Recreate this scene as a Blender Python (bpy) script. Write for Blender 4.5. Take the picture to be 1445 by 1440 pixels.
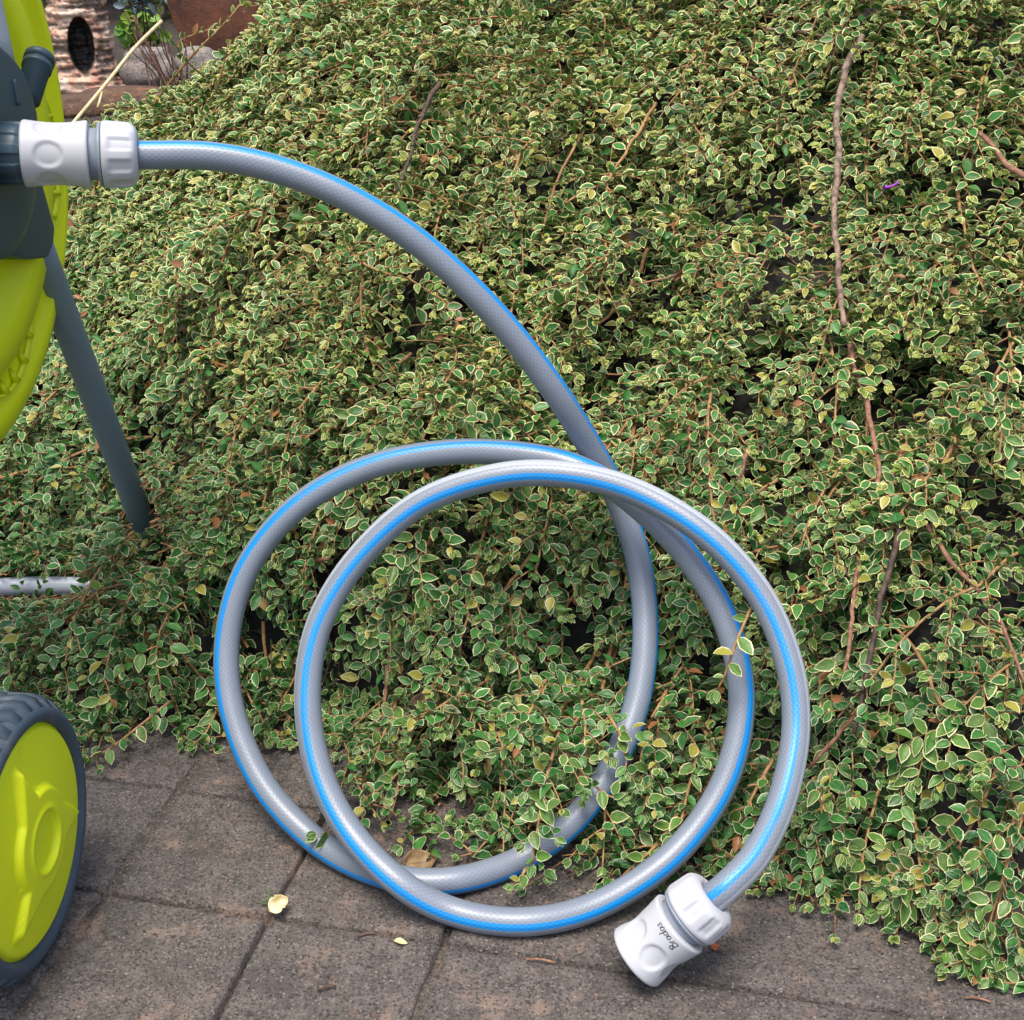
import bpy, math
import numpy as np
from mathutils import Matrix, Vector
rng = np.random.default_rng(7)
scene = bpy.context.scene
COL = scene.collection
for o in list(bpy.data.objects):
    bpy.data.objects.remove(o)

# ------------------------------------------------------------------ camera, world, sun, exposure
F = 1985.0; PITCH = math.radians(25.0); CAMH = 0.59
cam = bpy.data.cameras.new('camera'); camo = bpy.data.objects.new('camera', cam); COL.objects.link(camo)
camo.location = (0, 0, CAMH); camo.rotation_euler = (math.radians(90) - PITCH, 0, 0)
cam.sensor_fit = 'HORIZONTAL'; cam.angle = 2 * math.atan(722.5 / F)
cam.clip_start = 0.02; cam.clip_end = 300
scene.camera = camo

SUN_EL, SUN_AZ = math.radians(74), math.radians(205)     # azimuth clockwise from +Y
world = bpy.data.worlds.new('World'); scene.world = world; world.use_nodes = True
wn = world.node_tree.nodes; wl = world.node_tree.links
sky = wn.new('ShaderNodeTexSky'); sky.sky_type = 'NISHITA'; sky.sun_disc = False
sky.sun_elevation = SUN_EL; sky.sun_rotation = SUN_AZ
sky.air_density = 1.0; sky.dust_density = 4.0; sky.ozone_density = 1.0
wl.new(sky.outputs[0], wn['Background'].inputs[0]); wn['Background'].inputs[1].default_value = 0.12
sun = bpy.data.lights.new('sun', 'SUN'); suno = bpy.data.objects.new('sun', sun); COL.objects.link(suno)
sun.energy = 1.5; sun.angle = math.radians(24); sun.color = (1.0, 0.955, 0.89)
sd = Vector((math.sin(SUN_AZ) * math.cos(SUN_EL), math.cos(SUN_AZ) * math.cos(SUN_EL), math.sin(SUN_EL)))
suno.rotation_euler = (-sd).to_track_quat('-Z', 'Y').to_euler()
suno.location = (0, -2, 6)
vs = scene.view_settings
vs.view_transform = 'Standard'; vs.look = 'None'; vs.gamma = 1; vs.use_curve_mapping = False
vs.exposure = 1.12
scene.render.engine = 'CYCLES'
scene.cycles.max_bounces = 6; scene.cycles.diffuse_bounces = 3; scene.cycles.glossy_bounces = 2; scene.cycles.transmission_bounces = 2

# ------------------------------------------------------------------ picture <-> place
cp, sp = math.cos(PITCH), math.sin(PITCH)
def ray(px, py):
    u = (px - 722.5) / F; v = (py - 720.0) / F
    return np.array([u, cp - v * sp, -sp - v * cp])
def at(px, py, d):                       # d = distance along the view axis
    return ray(px, py) * d + np.array([0, 0, CAMH])
def ground(px, py, z=0.0):
    r = ray(px, py); return r * ((z - CAMH) / r[2]) + np.array([0, 0, CAMH])
def on_plane(px, py, P0, n):
    r = ray(px, py); o = np.array([0, 0, CAMH]); return o + r * (((P0 - o) @ n) / (r @ n))
def proj(P):
    P = np.asarray(P, float) - np.array([0, 0, CAMH])
    d = P[..., 1] * cp - P[..., 2] * sp; up = P[..., 1] * sp + P[..., 2] * cp
    return 722.5 + F * P[..., 0] / d, 720.0 - F * up / d, d
def unit(v):
    v = np.asarray(v, float); return v / (np.linalg.norm(v, axis=-1, keepdims=True) + 1e-12)

# ------------------------------------------------------------------ mesh helpers
def make_mesh(name, V, faces, mat=None, smooth=True, attrs=None, uv=None):
    """faces: list of arrays (each n x k)."""
    me = bpy.data.meshes.new(name)
    if isinstance(faces, np.ndarray): faces = [faces]
    faces = [np.asarray(f, np.int32) for f in faces if len(f)]
    V = np.asarray(V, np.float32)
    me.vertices.add(len(V)); me.vertices.foreach_set('co', V.ravel())
    idx = np.concatenate([f.ravel() for f in faces]); tot = np.concatenate([np.full(len(f), f.shape[1], np.int32) for f in faces])
    start = np.concatenate([[0], np.cumsum(tot)[:-1]]).astype(np.int32)
    me.loops.add(len(idx)); me.loops.foreach_set('vertex_index', idx)
    me.polygons.add(len(tot)); me.polygons.foreach_set('loop_start', start); me.polygons.foreach_set('loop_total', tot)
    if smooth: me.polygons.foreach_set('use_smooth', np.ones(len(tot), bool))
    if uv is not None:
        l = me.uv_layers.new(name='UVMap'); l.data.foreach_set('uv', np.asarray(uv, np.float32)[idx].ravel())
    for k, (ty, arr) in (attrs or {}).items():
        a = me.attributes.new(k, ty, 'POINT')
        arr = np.asarray(arr, np.float32)
        a.data.foreach_set('color' if ty == 'FLOAT_COLOR' else ('vector' if ty == 'FLOAT_VECTOR' else 'value'), arr.ravel())
    me.update(calc_edges=True); me.validate()
    if mat: me.materials.append(mat)
    return me
def link(name, me, parent=None):
    o = bpy.data.objects.new(name, me); COL.objects.link(o)
    if parent is not None: o.parent = parent
    return o
def base_of(parent):
    p = parent
    off = np.zeros(3)
    while p is not None:
        off += np.array(p.location); p = p.parent
    return off
def part(name, V, faces, mat, parent=None, smooth=True, **k):
    """V in world metres; the part is placed relative to its (unrotated) parents."""
    V = np.asarray(V, float) - base_of(parent)
    return link(name, make_mesh(name, V, faces, mat, smooth, **k), parent)
def thing(name, label, cat, loc, group=None):
    o = bpy.data.objects.new(name, None); COL.objects.link(o); o.location = tuple(float(c) for c in loc)
    o.empty_display_size = 0.02
    return tag(o, label, cat, group)
def tag(o, label, cat, group=None):
    o['label'] = label; o['category'] = cat
    if group: o['group'] = group
    return o
def single(name, V, faces, mat, label, cat, group=None, smooth=True, **k):
    V = np.asarray(V, float); c = V.mean(0).copy(); c[2] = V[:, 2].min()
    o = link(name, make_mesh(name, V - c, faces, mat, smooth, **k)); o.location = tuple(c)
    return tag(o, label, cat, group)

def grid_faces(nu, nv, wrap_u=False):
    """nu columns, nv rows, vertex index = j*nu+i"""
    i = np.arange(nu if wrap_u else nu - 1); j = np.arange(nv - 1)
    I, J = np.meshgrid(i, j); I = I.ravel(); J = J.ravel(); I2 = (I + 1) % nu
    return np.stack([J * nu + I, J * nu + I2, (J + 1) * nu + I2, (J + 1) * nu + I], 1)
def frame(ax, hint=(0, 0, 1)):
    ax = unit(ax); h = np.asarray(hint, float)
    e1 = unit(h - ax * (h @ ax)); e2 = np.cross(ax, e1); return ax, e1, e2
def lathe(O, ax, e1, e2, prof, n=64, rmod=None, cap=True):
    prof = np.asarray(prof, float); th = np.linspace(0, 2 * np.pi, n, endpoint=False)
    X = prof[:, 0][:, None] * np.ones(n); R = prof[:, 1][:, None] * np.ones(n); T = th[None] * np.ones((len(prof), 1))
    if rmod is not None: R, X = rmod(X, R, T)
    V = O + X[..., None] * ax + (R * np.cos(T))[..., None] * e1 + (R * np.sin(T))[..., None] * e2
    V = V.reshape(-1, 3); f = [grid_faces(n, len(prof), True)]
    if cap:
        f.append(np.arange(n)[None, ::-1].copy()); f.append((np.arange(n) + n * (len(prof) - 1))[None])
    return V, f
def tube(P, r, n=8, cap=True):
    P = np.asarray(P, float); m = len(P); r = np.broadcast_to(np.asarray(r, float), (m,))
    T = unit(np.gradient(P, axis=0)); N = np.zeros_like(P)
    h = np.array([0, 0, 1.0]) if abs(T[0][2]) < .9 else np.array([1.0, 0, 0])
    N[0] = unit(h - T[0] * (h @ T[0]))
    for i in range(1, m): N[i] = unit(N[i - 1] - T[i] * (N[i - 1] @ T[i]))
    B = np.cross(T, N); th = np.linspace(0, 2 * np.pi, n, endpoint=False)
    V = P[:, None] + r[:, None, None] * (np.cos(th)[None, :, None] * N[:, None] + np.sin(th)[None, :, None] * B[:, None])
    f = [grid_faces(n, m, True)]
    if cap: f += [np.arange(n)[None, ::-1].copy(), (np.arange(n) + n * (m - 1))[None]]
    return V.reshape(-1, 3), f
def crom(P, step):
    P = np.asarray(P, float); Q = np.vstack([2 * P[0] - P[1], P, 2 * P[-1] - P[-2]]); out = []
    for i in range(1, len(Q) - 2):
        t = np.linspace(0, 1, 24, endpoint=False)[:, None]; a, b, c, d = Q[i - 1], Q[i], Q[i + 1], Q[i + 2]
        out.append(.5 * (2 * b + (c - a) * t + (2 * a - 5 * b + 4 * c - d) * t ** 2 + (3 * b - a - 3 * c + d) * t ** 3))
    out = np.vstack(out + [P[-1:]])
    s = np.concatenate([[0], np.cumsum(np.linalg.norm(np.diff(out[:, :3], axis=0), axis=1))])
    q = np.linspace(0, s[-1], max(3, int(s[-1] / step)))
    return np.stack([np.interp(q, s, out[:, k]) for k in range(out.shape[1])], 1), q
def prism(poly, depth_vec, center_fan=False):
    poly = np.asarray(poly, float); n = len(poly); V = np.vstack([poly, poly + depth_vec])
    i = np.arange(n); side = np.stack([i, (i + 1) % n, (i + 1) % n + n, i + n], 1)
    return V, [i[None, ::-1].copy(), (i + n)[None], side]
def join(parts):
    V = []; F_ = []; o = 0
    for v, f in parts:
        V.append(v); F_ += [np.asarray(x) + o for x in f]; o += len(v)
    return np.vstack(V), F_
def bevel(o, w=.001, seg=2, ang=40):
    m = o.modifiers.new('bevel', 'BEVEL'); m.width = w; m.segments = seg; m.limit_method = 'ANGLE'; m.angle_limit = math.radians(ang)
    m.harden_normals = False
    return o
_sn = [(rng.normal(size=(3, 3)), rng.uniform(0, 6.28, size=(3,))) for _ in range(8)]
def snoise(P, freq, seed=0):
    """smooth pseudo-noise about -1..1"""
    P = np.asarray(P, float) * freq; s = 0; a = 1; tot = 0
    for k in range(3):
        M, ph = _sn[(seed + k) % 8]
        q = P @ M[:P.shape[-1]] + ph
        s = s + a * (np.sin(q[..., 0] + 1.3 * np.sin(q[..., 1])) + np.sin(q[..., 2] + 1.7 * np.sin(q[..., 0] * .7))) * .5; tot += a; a *= .6; P = P * 1.9
    return s / tot
def smooth01(x, a, b):
    t = np.clip((x - a) / (b - a), 0, 1); return t * t * (3 - 2 * t)

# ------------------------------------------------------------------ materials
def new_mat(name):
    m = bpy.data.materials.new(name); m.use_nodes = True
    return m, m.node_tree.nodes, m.node_tree.links, m.node_tree.nodes['Principled BSDF']
def setp(b, **k):
    for n, v in k.items():
        n = n.replace('_', ' ')
        if n in b.inputs: b.inputs[n].default_value = v
def rgb(c): return (*c, 1.0)
class N:
    def __init__(s, nodes, links): s.n = nodes; s.l = links
    def put(s, sock, v):
        if isinstance(v, bpy.types.NodeSocket): s.l.new(v, sock)
        else: sock.default_value = v
    def math(s, op, a, b=0.0, c=0.0):
        x = s.n.new('ShaderNodeMath'); x.operation = op
        for i, v in enumerate((a, b, c)): s.put(x.inputs[i], v)
        return x.outputs[0]
    def mix(s, f, a, b, mode='MIX'):
        x = s.n.new('ShaderNodeMix'); x.data_type = 'RGBA'; x.blend_type = mode
        s.put(x.inputs[0], f); s.put(x.inputs[6], a if isinstance(a, bpy.types.NodeSocket) else rgb(a) if len(a) == 3 else a)
        s.put(x.inputs[7], b if isinstance(b, bpy.types.NodeSocket) else rgb(b) if len(b) == 3 else b)
        return x.outputs[2]
    def step(s, v, lo, hi, t0=0.0, t1=1.0):
        x = s.n.new('ShaderNodeMapRange'); x.interpolation_type = 'SMOOTHSTEP'
        s.put(x.inputs[0], v); x.inputs[1].default_value = lo; x.inputs[2].default_value = hi
        x.inputs[3].default_value = t0; x.inputs[4].default_value = t1; return x.outputs[0]
    def noise(s, vec, scale, detail=4, rough=.55):
        x = s.n.new('ShaderNodeTexNoise'); s.l.new(vec, x.inputs['Vector']); x.inputs['Scale'].default_value = scale
        x.inputs['Detail'].default_value = detail; x.inputs['Roughness'].default_value = rough; return x.outputs[0]
    def voro(s, vec, scale, feature='F1', out='Distance'):
        x = s.n.new('ShaderNodeTexVoronoi'); x.feature = feature; s.l.new(vec, x.inputs['Vector']); x.inputs['Scale'].default_value = scale
        return x.outputs[out]
    def obj(s): return s.n.new('ShaderNodeTexCoord').outputs['Object']
    def pos(s): return s.n.new('ShaderNodeNewGeometry').outputs['Position']
    def attr(s, name, out='Fac'):
        x = s.n.new('ShaderNodeAttribute'); x.attribute_name = name; return x.outputs[out]
    def bump(s, h, strength, dist, bsdf):
        x = s.n.new('ShaderNodeBump'); x.inputs['Strength'].default_value = strength; x.inputs['Distance'].default_value = dist
        s.put(x.inputs['Height'], h); s.l.new(x.outputs[0], bsdf.inputs['Normal'])

def plastic(name, col, rough=.45, grain=.12, gscale=900, dirt=(.12, .1, .08), dirt_amt=.15, bump=.08):
    m, n, l, b = new_mat(name); k = N(n, l); p = k.pos()
    d = k.noise(p, 35, 6, .65); dm = k.step(d, .55, .8, 0, dirt_amt)
    g = k.noise(p, gscale, 2)
    c = k.mix(k.math('MULTIPLY', k.step(g, .3, .7), grain), col, tuple(x * .6 for x in col))
    l.new(k.mix(dm, c, dirt), b.inputs['Base Color'])
    l.new(k.math('ADD', k.math('MULTIPLY', d, .15), rough - .07), b.inputs['Roughness'])
    k.bump(g, bump, .0004, b)
    return m
M_green = plastic('lime_plastic', (.74, .81, .003), .48, .10, 1300, (.2, .22, .05), .1)
M_slate = plastic('slate_plastic', (.036, .068, .092), .46, .3, 1500, (.14, .13, .11), .1)
M_rubber = plastic('slate_rubber', (.05, .075, .10), .6, .3, 800, (.20, .16, .11), .65, .15)
M_legpaint = plastic('leg_paint', (.16, .215, .25), .45, .2, 1300, (.14, .13, .11), .1)
M_silver = plastic('silver_paint', (.42, .46, .52), .32, .1, 1000, (.18, .15, .1), .35)
M_white = plastic('white_plastic', (.50, .505, .53), .38, .04, 1500, (.4, .36, .3), .10, .02)
M_grey = plastic('grey_plastic', (.24, .28, .33), .42, .1, 1500, (.2, .18, .15), .1)
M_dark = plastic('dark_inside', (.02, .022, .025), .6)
M_ink = plastic('print_ink', (.03, .035, .045), .5)

def hose_mat():
    m, n, l, b = new_mat('hose_pvc'); k = N(n, l)
    uv = n.new('ShaderNodeUVMap'); sep = n.new('ShaderNodeSeparateXYZ'); l.new(uv.outputs[0], sep.inputs[0])
    u, v = sep.outputs[0], sep.outputs[1]            # u: 0..1 round the hose, v: metres along it
    def pat(sgn):
        return k.math('SINE', k.math('ADD', k.math('MULTIPLY', u, 2 * math.pi * 18), k.math('MULTIPLY', v, sgn * 2 * math.pi * 260)))
    br = k.math('MAXIMUM', pat(1), pat(-1)); line = k.step(br, .55, .98)
    nz = k.noise(k.pos(), 60, 4)
    base = k.mix(line, (.170, .200, .245), (.205, .237, .285))
    base = k.mix(k.step(nz, .45, .75, 0, .3), base, (.24, .27, .32))
    # two blue stripes 160 degrees apart, slightly ragged edges where the braid shows through
    def smask(c):
        dd = k.math('ABSOLUTE', k.math('SUBTRACT', k.math('FRACT', k.math('ADD', u, .5 - c)), .5))
        dd = k.math('ADD', dd, k.math('MULTIPLY', line, .003))
        return k.step(dd, .041, .046, 1, 0)
    st = k.math('MAXIMUM', smask(0.0), smask(-160 / 360 + 1))
    # thin dark seams beside the stripe
    d0 = k.math('ABSOLUTE', k.math('SUBTRACT', k.math('FRACT', k.math('ADD', u, .5 - .125)), .5))
    base = k.mix(k.step(d0, .006, .012, .35, 0), base, (.2, .22, .26))
    d1 = k.math('ABSOLUTE', k.math('SUBTRACT', k.math('FRACT', k.math('ADD', u, .5 - .205)), .5))
    base = k.mix(k.step(d1, .050, .064, .8, 0), base, (.44, .465, .50))
    col = k.mix(st, base, k.mix(line, (.003, .21, .58), (.005, .25, .64)))
    dirt = k.step(k.noise(k.pos(), 22, 7, .7), .56, .80, 0, .4)
    l.new(k.mix(dirt, col, (.2, .17, .13)), b.inputs['Base Color'])
    setp(b, Roughness=.40, Coat_Weight=.3, Coat_Roughness=.32); b.inputs['Specular IOR Level'].default_value = .5
    k.bump(br, .12, .0003, b)
    return m
M_hose = hose_mat()

def leaf_mat(name='variegated_leaf', green=((.008, .066, .020), (.046, .185, .034)), cream=(.78, .72, .34), young=(.42, .44, .06), margin=True, gloss=.40):
    m, n, l, b = new_mat(name); k = N(n, l)
    ca = n.new('ShaderNodeAttribute'); ca.attribute_name = 'leaf'
    sep = n.new('ShaderNodeSeparateColor'); l.new(ca.outputs['Color'], sep.inputs[0])
    d, rn, yg = sep.outputs[0], sep.outputs[1], sep.outputs[2]; vg = ca.outputs['Alpha']
    rib = k.attr('rib')
    nz = k.noise(k.pos(), 420, 2)
    g = k.mix(k.math('FRACT', k.math('MULTIPLY', rn, 7.31)), *green)
    g = k.mix(k.step(nz, .35, .7, 0, .4), g, tuple(x * 1.5 + .01 for x in green[1]))
    g = k.mix(k.math('MULTIPLY', yg, .8), g, young)
    g = k.mix(k.step(rib, .93, .985, 0, .35), g, (.22, .30, .10))
    c = g
    if margin:
        crm = k.mix(k.step(k.math('FRACT', k.math('MULTIPLY', rn, 23.7)), .80, 1.0), cream, (.60, .42, .26))
        crm = k.mix(k.step(vg, .05, .7, .75, 0), crm, (.72, .73, .48))
        crm = k.mix(yg, crm, (.70, .64, .17))
        th = k.math('ADD', k.math('MULTIPLY', k.math('FRACT', k.math('MULTIPLY', rn, 3.77)), .10), k.math('ADD', k.math('MULTIPLY', vg, .125), .045))
        e = k.math('SUBTRACT', k.math('ADD', d, k.math('MULTIPLY', k.math('SUBTRACT', nz, .5), .28)), th)
        g = k.mix(k.math('MULTIPLY', k.step(rn, .945, .948), .8), g, (.42, .36, .06))          # a few yellowed leaves
        plain = k.math('MULTIPLY', k.step(rn, .88, .882), k.step(rn, .944, .945, 1, 0))            # reverted, all-green leaves
        c = k.mix(k.math('MAXIMUM', k.step(e, -.05, .05), plain), crm, g)
        dead = k.step(rn, .990, .991)
        c = k.mix(dead, c, (.28, .12, .045))
    l.new(c, b.inputs['Base Color']); setp(b, Roughness=gloss)
    b.inputs['Specular IOR Level'].default_value = .38
    k.bump(k.math('ADD', nz, k.math('MULTIPLY', rib, .6)), .3, .0008, b)
    tr = n.new('ShaderNodeBsdfTranslucent'); l.new(k.mix(.5, c, (.07, .18, .03)), tr.inputs[0])
    mx = n.new('ShaderNodeMixShader'); mx.inputs[0].default_value = .20
    l.new(b.outputs[0], mx.inputs[1]); l.new(tr.outputs[0], mx.inputs[2]); l.new(mx.outputs[0], n['Material Output'].inputs[0])
    return m
M_leaf = leaf_mat()
M_leafpink = leaf_mat('pink_tipped_leaf', cream=(.62, .36, .26), young=(.4, .26, .1))
M_darkleaf = leaf_mat('dark_backdrop_leaf', ((.008, .02, .010), (.02, .04, .016)), margin=False, gloss=.45)  # near-black leaf colour stands in for the darkness behind the stump
M_clover = leaf_mat('fresh_green_leaf', ((.06, .2, .03), (.2, .36, .03)), young=(.3, .4, .04), margin=False)
M_blueleaf = leaf_mat('blue_grey_leaf', ((.11, .16, .2), (.2, .26, .3)), young=(.2, .25, .25), margin=False)

def wood_mat(name, c1, c2, sc=250, bump=.5):
    m, n, l, b = new_mat(name); k = N(n, l); p = k.pos()
    a = k.noise(p, sc, 5, .6); bb = k.noise(p, 30, 3)
    c = k.mix(k.step(a, .35, .65), c1, c2); c = k.mix(k.step(bb, .5, .8, 0, .5), c, tuple(x * .5 for x in c1))
    l.new(c, b.inputs['Base Color']); setp(b, Roughness=.75); k.bump(a, bump, .001, b); return m
M_twig = wood_mat('young_twig', (.23, .11, .045), (.40, .23, .085))
M_bark = wood_mat('grey_brown_bark', (.10, .06, .042), (.30, .21, .15), 180, .9)
M_barkd = wood_mat('dark_bark', (.035, .022, .016), (.11, .065, .045))
M_barkr = wood_mat('reddish_bark', (.17, .07, .045), (.33, .17, .10))
M_straw = wood_mat('dry_straw', (.55, .42, .22), (.70, .58, .36), 200, .2)
M_core = wood_mat('shade_core', (.006, .007, .005), (.018, .015, .010), 90, .6)  # coloured near-black so gaps between leaves look shaded

def stone_mat(name, c1, c2, speck=(.42, .37, .32), dark=(.03, .027, .025), wet=True):
    m, n, l, b = new_mat(name); k = N(n, l); p = k.pos()
    big = k.noise(p, 9, 5, .6); mid = k.noise(p, 70, 6, .7); fine = k.noise(p, 420, 5, .75)
    c = k.mix(k.step(mid, .35, .68), c1, c2)
    c = k.mix(k.step(fine, .50, .64, 0, .85), c, dark)
    c = k.mix(k.step(big, .48, .70, 0, .6), c, tuple(x * .55 for x in c1))
    pk = k.noise(p, 26, 5, .7)
    c = k.mix(k.step(pk, .53, .72, 0, .7), c, (c2[0] * 1.9, c2[1] * 1.5, c2[2] * 1.25))
    vc = k.voro(p, 330, 'F1', 'Color'); sc = n.new('ShaderNodeSeparateColor'); l.new(vc, sc.inputs[0])
    vd = k.voro(p, 330)
    sm = k.math('MULTIPLY', k.step(sc.outputs[0], .84, .90), k.step(vd, .18, .46, 1, 0))
    c = k.mix(k.math('MULTIPLY', sm, .85), c, k.mix(sc.outputs[1], speck, (.30, .2, .15)))
    vc2 = k.voro(p, 800, 'F1', 'Color'); s2 = n.new('ShaderNodeSeparateColor'); l.new(vc2, s2.inputs[0])
    c = k.mix(k.step(s2.outputs[0], .88, .94, 0, .55), c, tuple(x * .75 for x in speck))
    c = k.mix(k.step(s2.outputs[1], .80, .88, 0, .7), c, dark)
    l.new(c, b.inputs['Base Color']); setp(b, Roughness=.85)
    l.new(k.step(big, .3, .7, .9, .7), b.inputs['Roughness'])
    h = k.math('ADD', k.math('MULTIPLY', fine, .8), k.math('ADD', k.math('MULTIPLY', mid, 1.6), k.math('MULTIPLY', sm, .5)))
    k.bump(h, 1.0, .0034, b)
    return m
M_paver = stone_mat('weathered_concrete', (.125, .104, .090), (.205, .172, .150))
M_joint = stone_mat('joint_dirt', (.095, .078, .064), (.19, .155, .125), (.4, .33, .25))
M_soil = stone_mat('garden_soil', (.035, .026, .02), (.075, .055, .04), (.2, .15, .1))

def rust_mat():
    m, n, l, b = new_mat('rusty_steel'); k = N(n, l); p = k.pos()
    a = k.noise(p, 18, 7, .65); f = k.noise(p, 160, 4, .7)
    c = k.mix(k.step(a, .3, .7), (.045, .016, .010), (.17, .055, .024))
    c = k.mix(k.step(f, .5, .75, 0, .5), c, (.24, .09, .035))
    c = k.mix(k.step(k.noise(p, 30, 6, .75), .62, .72, 0, .5), c, (.35, .28, .24))
    l.new(c, b.inputs['Base Color']); setp(b, Roughness=.8); k.bump(f, .5, .002, b); return m
M_rust = rust_mat()
def ceramic_mat():
    m, n, l, b = new_mat('glazed_bark_ceramic'); k = N(n, l); p = k.pos()
    a = k.noise(p, 55, 5, .6); f = k.noise(p, 220, 4, .6)
    c = k.mix(k.step(a, .35, .65), (.52, .25, .16), (.70, .50, .35))
    c = k.mix(k.step(k.noise(p, 38, 3), .5, .68, 0, .75), c, (.64, .53, .42))
    h = k.attr('relief')
    c = k.mix(k.step(h, -.45, .15, .85, 0), c, (.10, .065, .05))  # crevice shade deepened in the colour, by relief height
    c = k.mix(k.attr('hole'), c, (.012, .010, .010))  # darkness inside the hole is also put into the colour
    l.new(c, b.inputs['Base Color']); setp(b, Roughness=.5); k.bump(f, .5, .002, b); return m
M_ceramic = ceramic_mat()
M_rock = stone_mat('grey_garden_rock', (.30, .26, .23), (.46, .40, .36), (.55, .5, .45), (.2, .17, .15))
M_rockb = stone_mat('brown_flat_rock', (.09, .045, .025), (.2, .11, .06), (.3, .2, .12))
def dead_leaf(name, c1, c2):
    m, n, l, b = new_mat(name); k = N(n, l); p = k.pos()
    a = k.noise(p, 120, 5, .6); r = k.attr('rib')
    c = k.mix(k.step(a, .35, .65), c1, c2); c = k.mix(k.step(r, .9, .98, 0, .5), c, tuple(x * .5 for x in c1))
    l.new(c, b.inputs['Base Color']); setp(b, Roughness=.6); k.bump(a, .4, .001, b); return m
M_dl_brown = dead_leaf('brown_dead_leaf', (.15, .085, .035), (.28, .19, .08))
M_dl_tan = dead_leaf('tan_dead_leaf', (.13, .08, .042), (.23, .155, .09))
M_dl_yellow = dead_leaf('pale_yellow_petal', (.58, .44, .18), (.74, .64, .42))
M_dl_red = dead_leaf('rust_red_leaf', (.3, .07, .02), (.4, .13, .05))
M_purple = dead_leaf('purple_petal', (.22, .03, .32), (.32, .06, .45))
M_berry = plastic('red_berry', (.45, .03, .03), .25)
M_grass = leaf_mat('grass_blade', ((.05, .2, .02), (.12, .3, .03)), margin=False)

# ------------------------------------------------------------------ ground, paving
gx = np.array([-80, 80, 80, -80.]); gy = np.array([-80, -80, 80, 80.])
g = part('ground', np.stack([gx, gy, np.full(4, -.03)], 1), np.array([[0, 1, 2, 3]]), M_soil, smooth=False); g['kind'] = 'structure'
YAWP = math.radians(12); pa = np.array([math.cos(YAWP), -math.sin(YAWP), 0]); pb = np.array([math.sin(YAWP), math.cos(YAWP), 0])
def uw(u, w, z=0.0):
    u, w = np.broadcast_arrays(np.asarray(u, float), np.asarray(w, float))
    return u[..., None] * pa + w[..., None] * pb + np.asarray(z)[..., None] * np.array([0, 0, 1.0])
# joint dirt: an uneven sheet just below the paver tops
nu, nv = 300, 140
U, W = np.meshgrid(np.linspace(-1.6, 1.6, nu), np.linspace(-.35, 1.05, nv))
open_ = np.clip(np.exp(-((U + .286) / .02) ** 2) + np.exp(-((W - .63) / .02) ** 2) * (U < .1) + .35 * np.exp(-((U + .178) / .02) ** 2) * (W < .64) + .6 * np.exp(-((W - .74) / .02) ** 2) * (U < -.2), 0, 1)   # joints washed out here, silted up elsewhere
Z = -.0012 - .0075 * open_ + (.0012 + .0016 * open_) * snoise(np.stack([U, W, 0 * U], -1), 60, 1) + .0011 * snoise(np.stack([U, W, 0 * U], -1), 190, 3)
paving = part('paving', uw(U, W, Z).reshape(-1, 3), grid_faces(nu, nv), M_joint); paving['kind'] = 'structure'
def paver(u0, u1, w0, w1, gl=.0016, gr=.0016, seed=0):
    n = 19
    s = np.concatenate([[0, .004, .018], np.linspace(.05, .95, n - 6), [.982, .996, 1]])
    S, T = np.meshgrid(s, s)
    u = u0 + gl + (u1 - u0 - gl - gr) * S; w = w0 + .0013 + (w1 - w0 - .0026) * T
    P = np.stack([u, w, np.full_like(u, seed * .37)], -1)
    edge = np.minimum(np.minimum(S, 1 - S) * (u1 - u0), np.minimum(T, 1 - T) * (w1 - w0))
    jit = .0011 * snoise(P, 95, 2) + .0007 * snoise(P, 260, 5)
    u = u + jit * (edge < .0012); w = w + .0012 * snoise(P, 110, 6) * (edge < .0012)
    z = .0006 * snoise(P, 30, 0) + .00055 * snoise(P, 150, 4) - .0016 * (1 - smooth01(edge, 0, .0016 + .0012 * snoise(P, 80, 3)))
    z = z + rng.normal() * .0007 + (S - .5) * rng.normal() * .001 + (T - .5) * rng.normal() * .001
    border = (S == 0) | (S == 1) | (T == 0) | (T == 1)
    z = np.where(border, -.03, z)
    return part('paver', uw(u, w, z).reshape(-1, 3), grid_faces(n, n), M_paver, paving)
PU, PW = .1085, .11
us = [-.286 + PU * k for k in range(-8, 14)]; ws = [.63 + PW * k for k in range(-7, 4)]
k_ = 0
for wi in range(len(ws) - 1):
    ui = 0
    while ui < len(us) - 1:
        span = 1
        if us[ui] > -.19: span = 6 if (wi + ui) % 2 else 5
        span = min(span, len(us) - 1 - ui); k_ += 1
        gl = .0030 if abs(us[ui] + .394) < .01 else .0014
        gr = .0026 if abs(us[ui + span] + .394) < .01 else .0014
        if abs(us[ui] + .178) < .02: gl = .0026
        paver(us[ui], us[ui + span], ws[wi], ws[wi + 1], gl, gr, k_)
        ui += span

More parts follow.
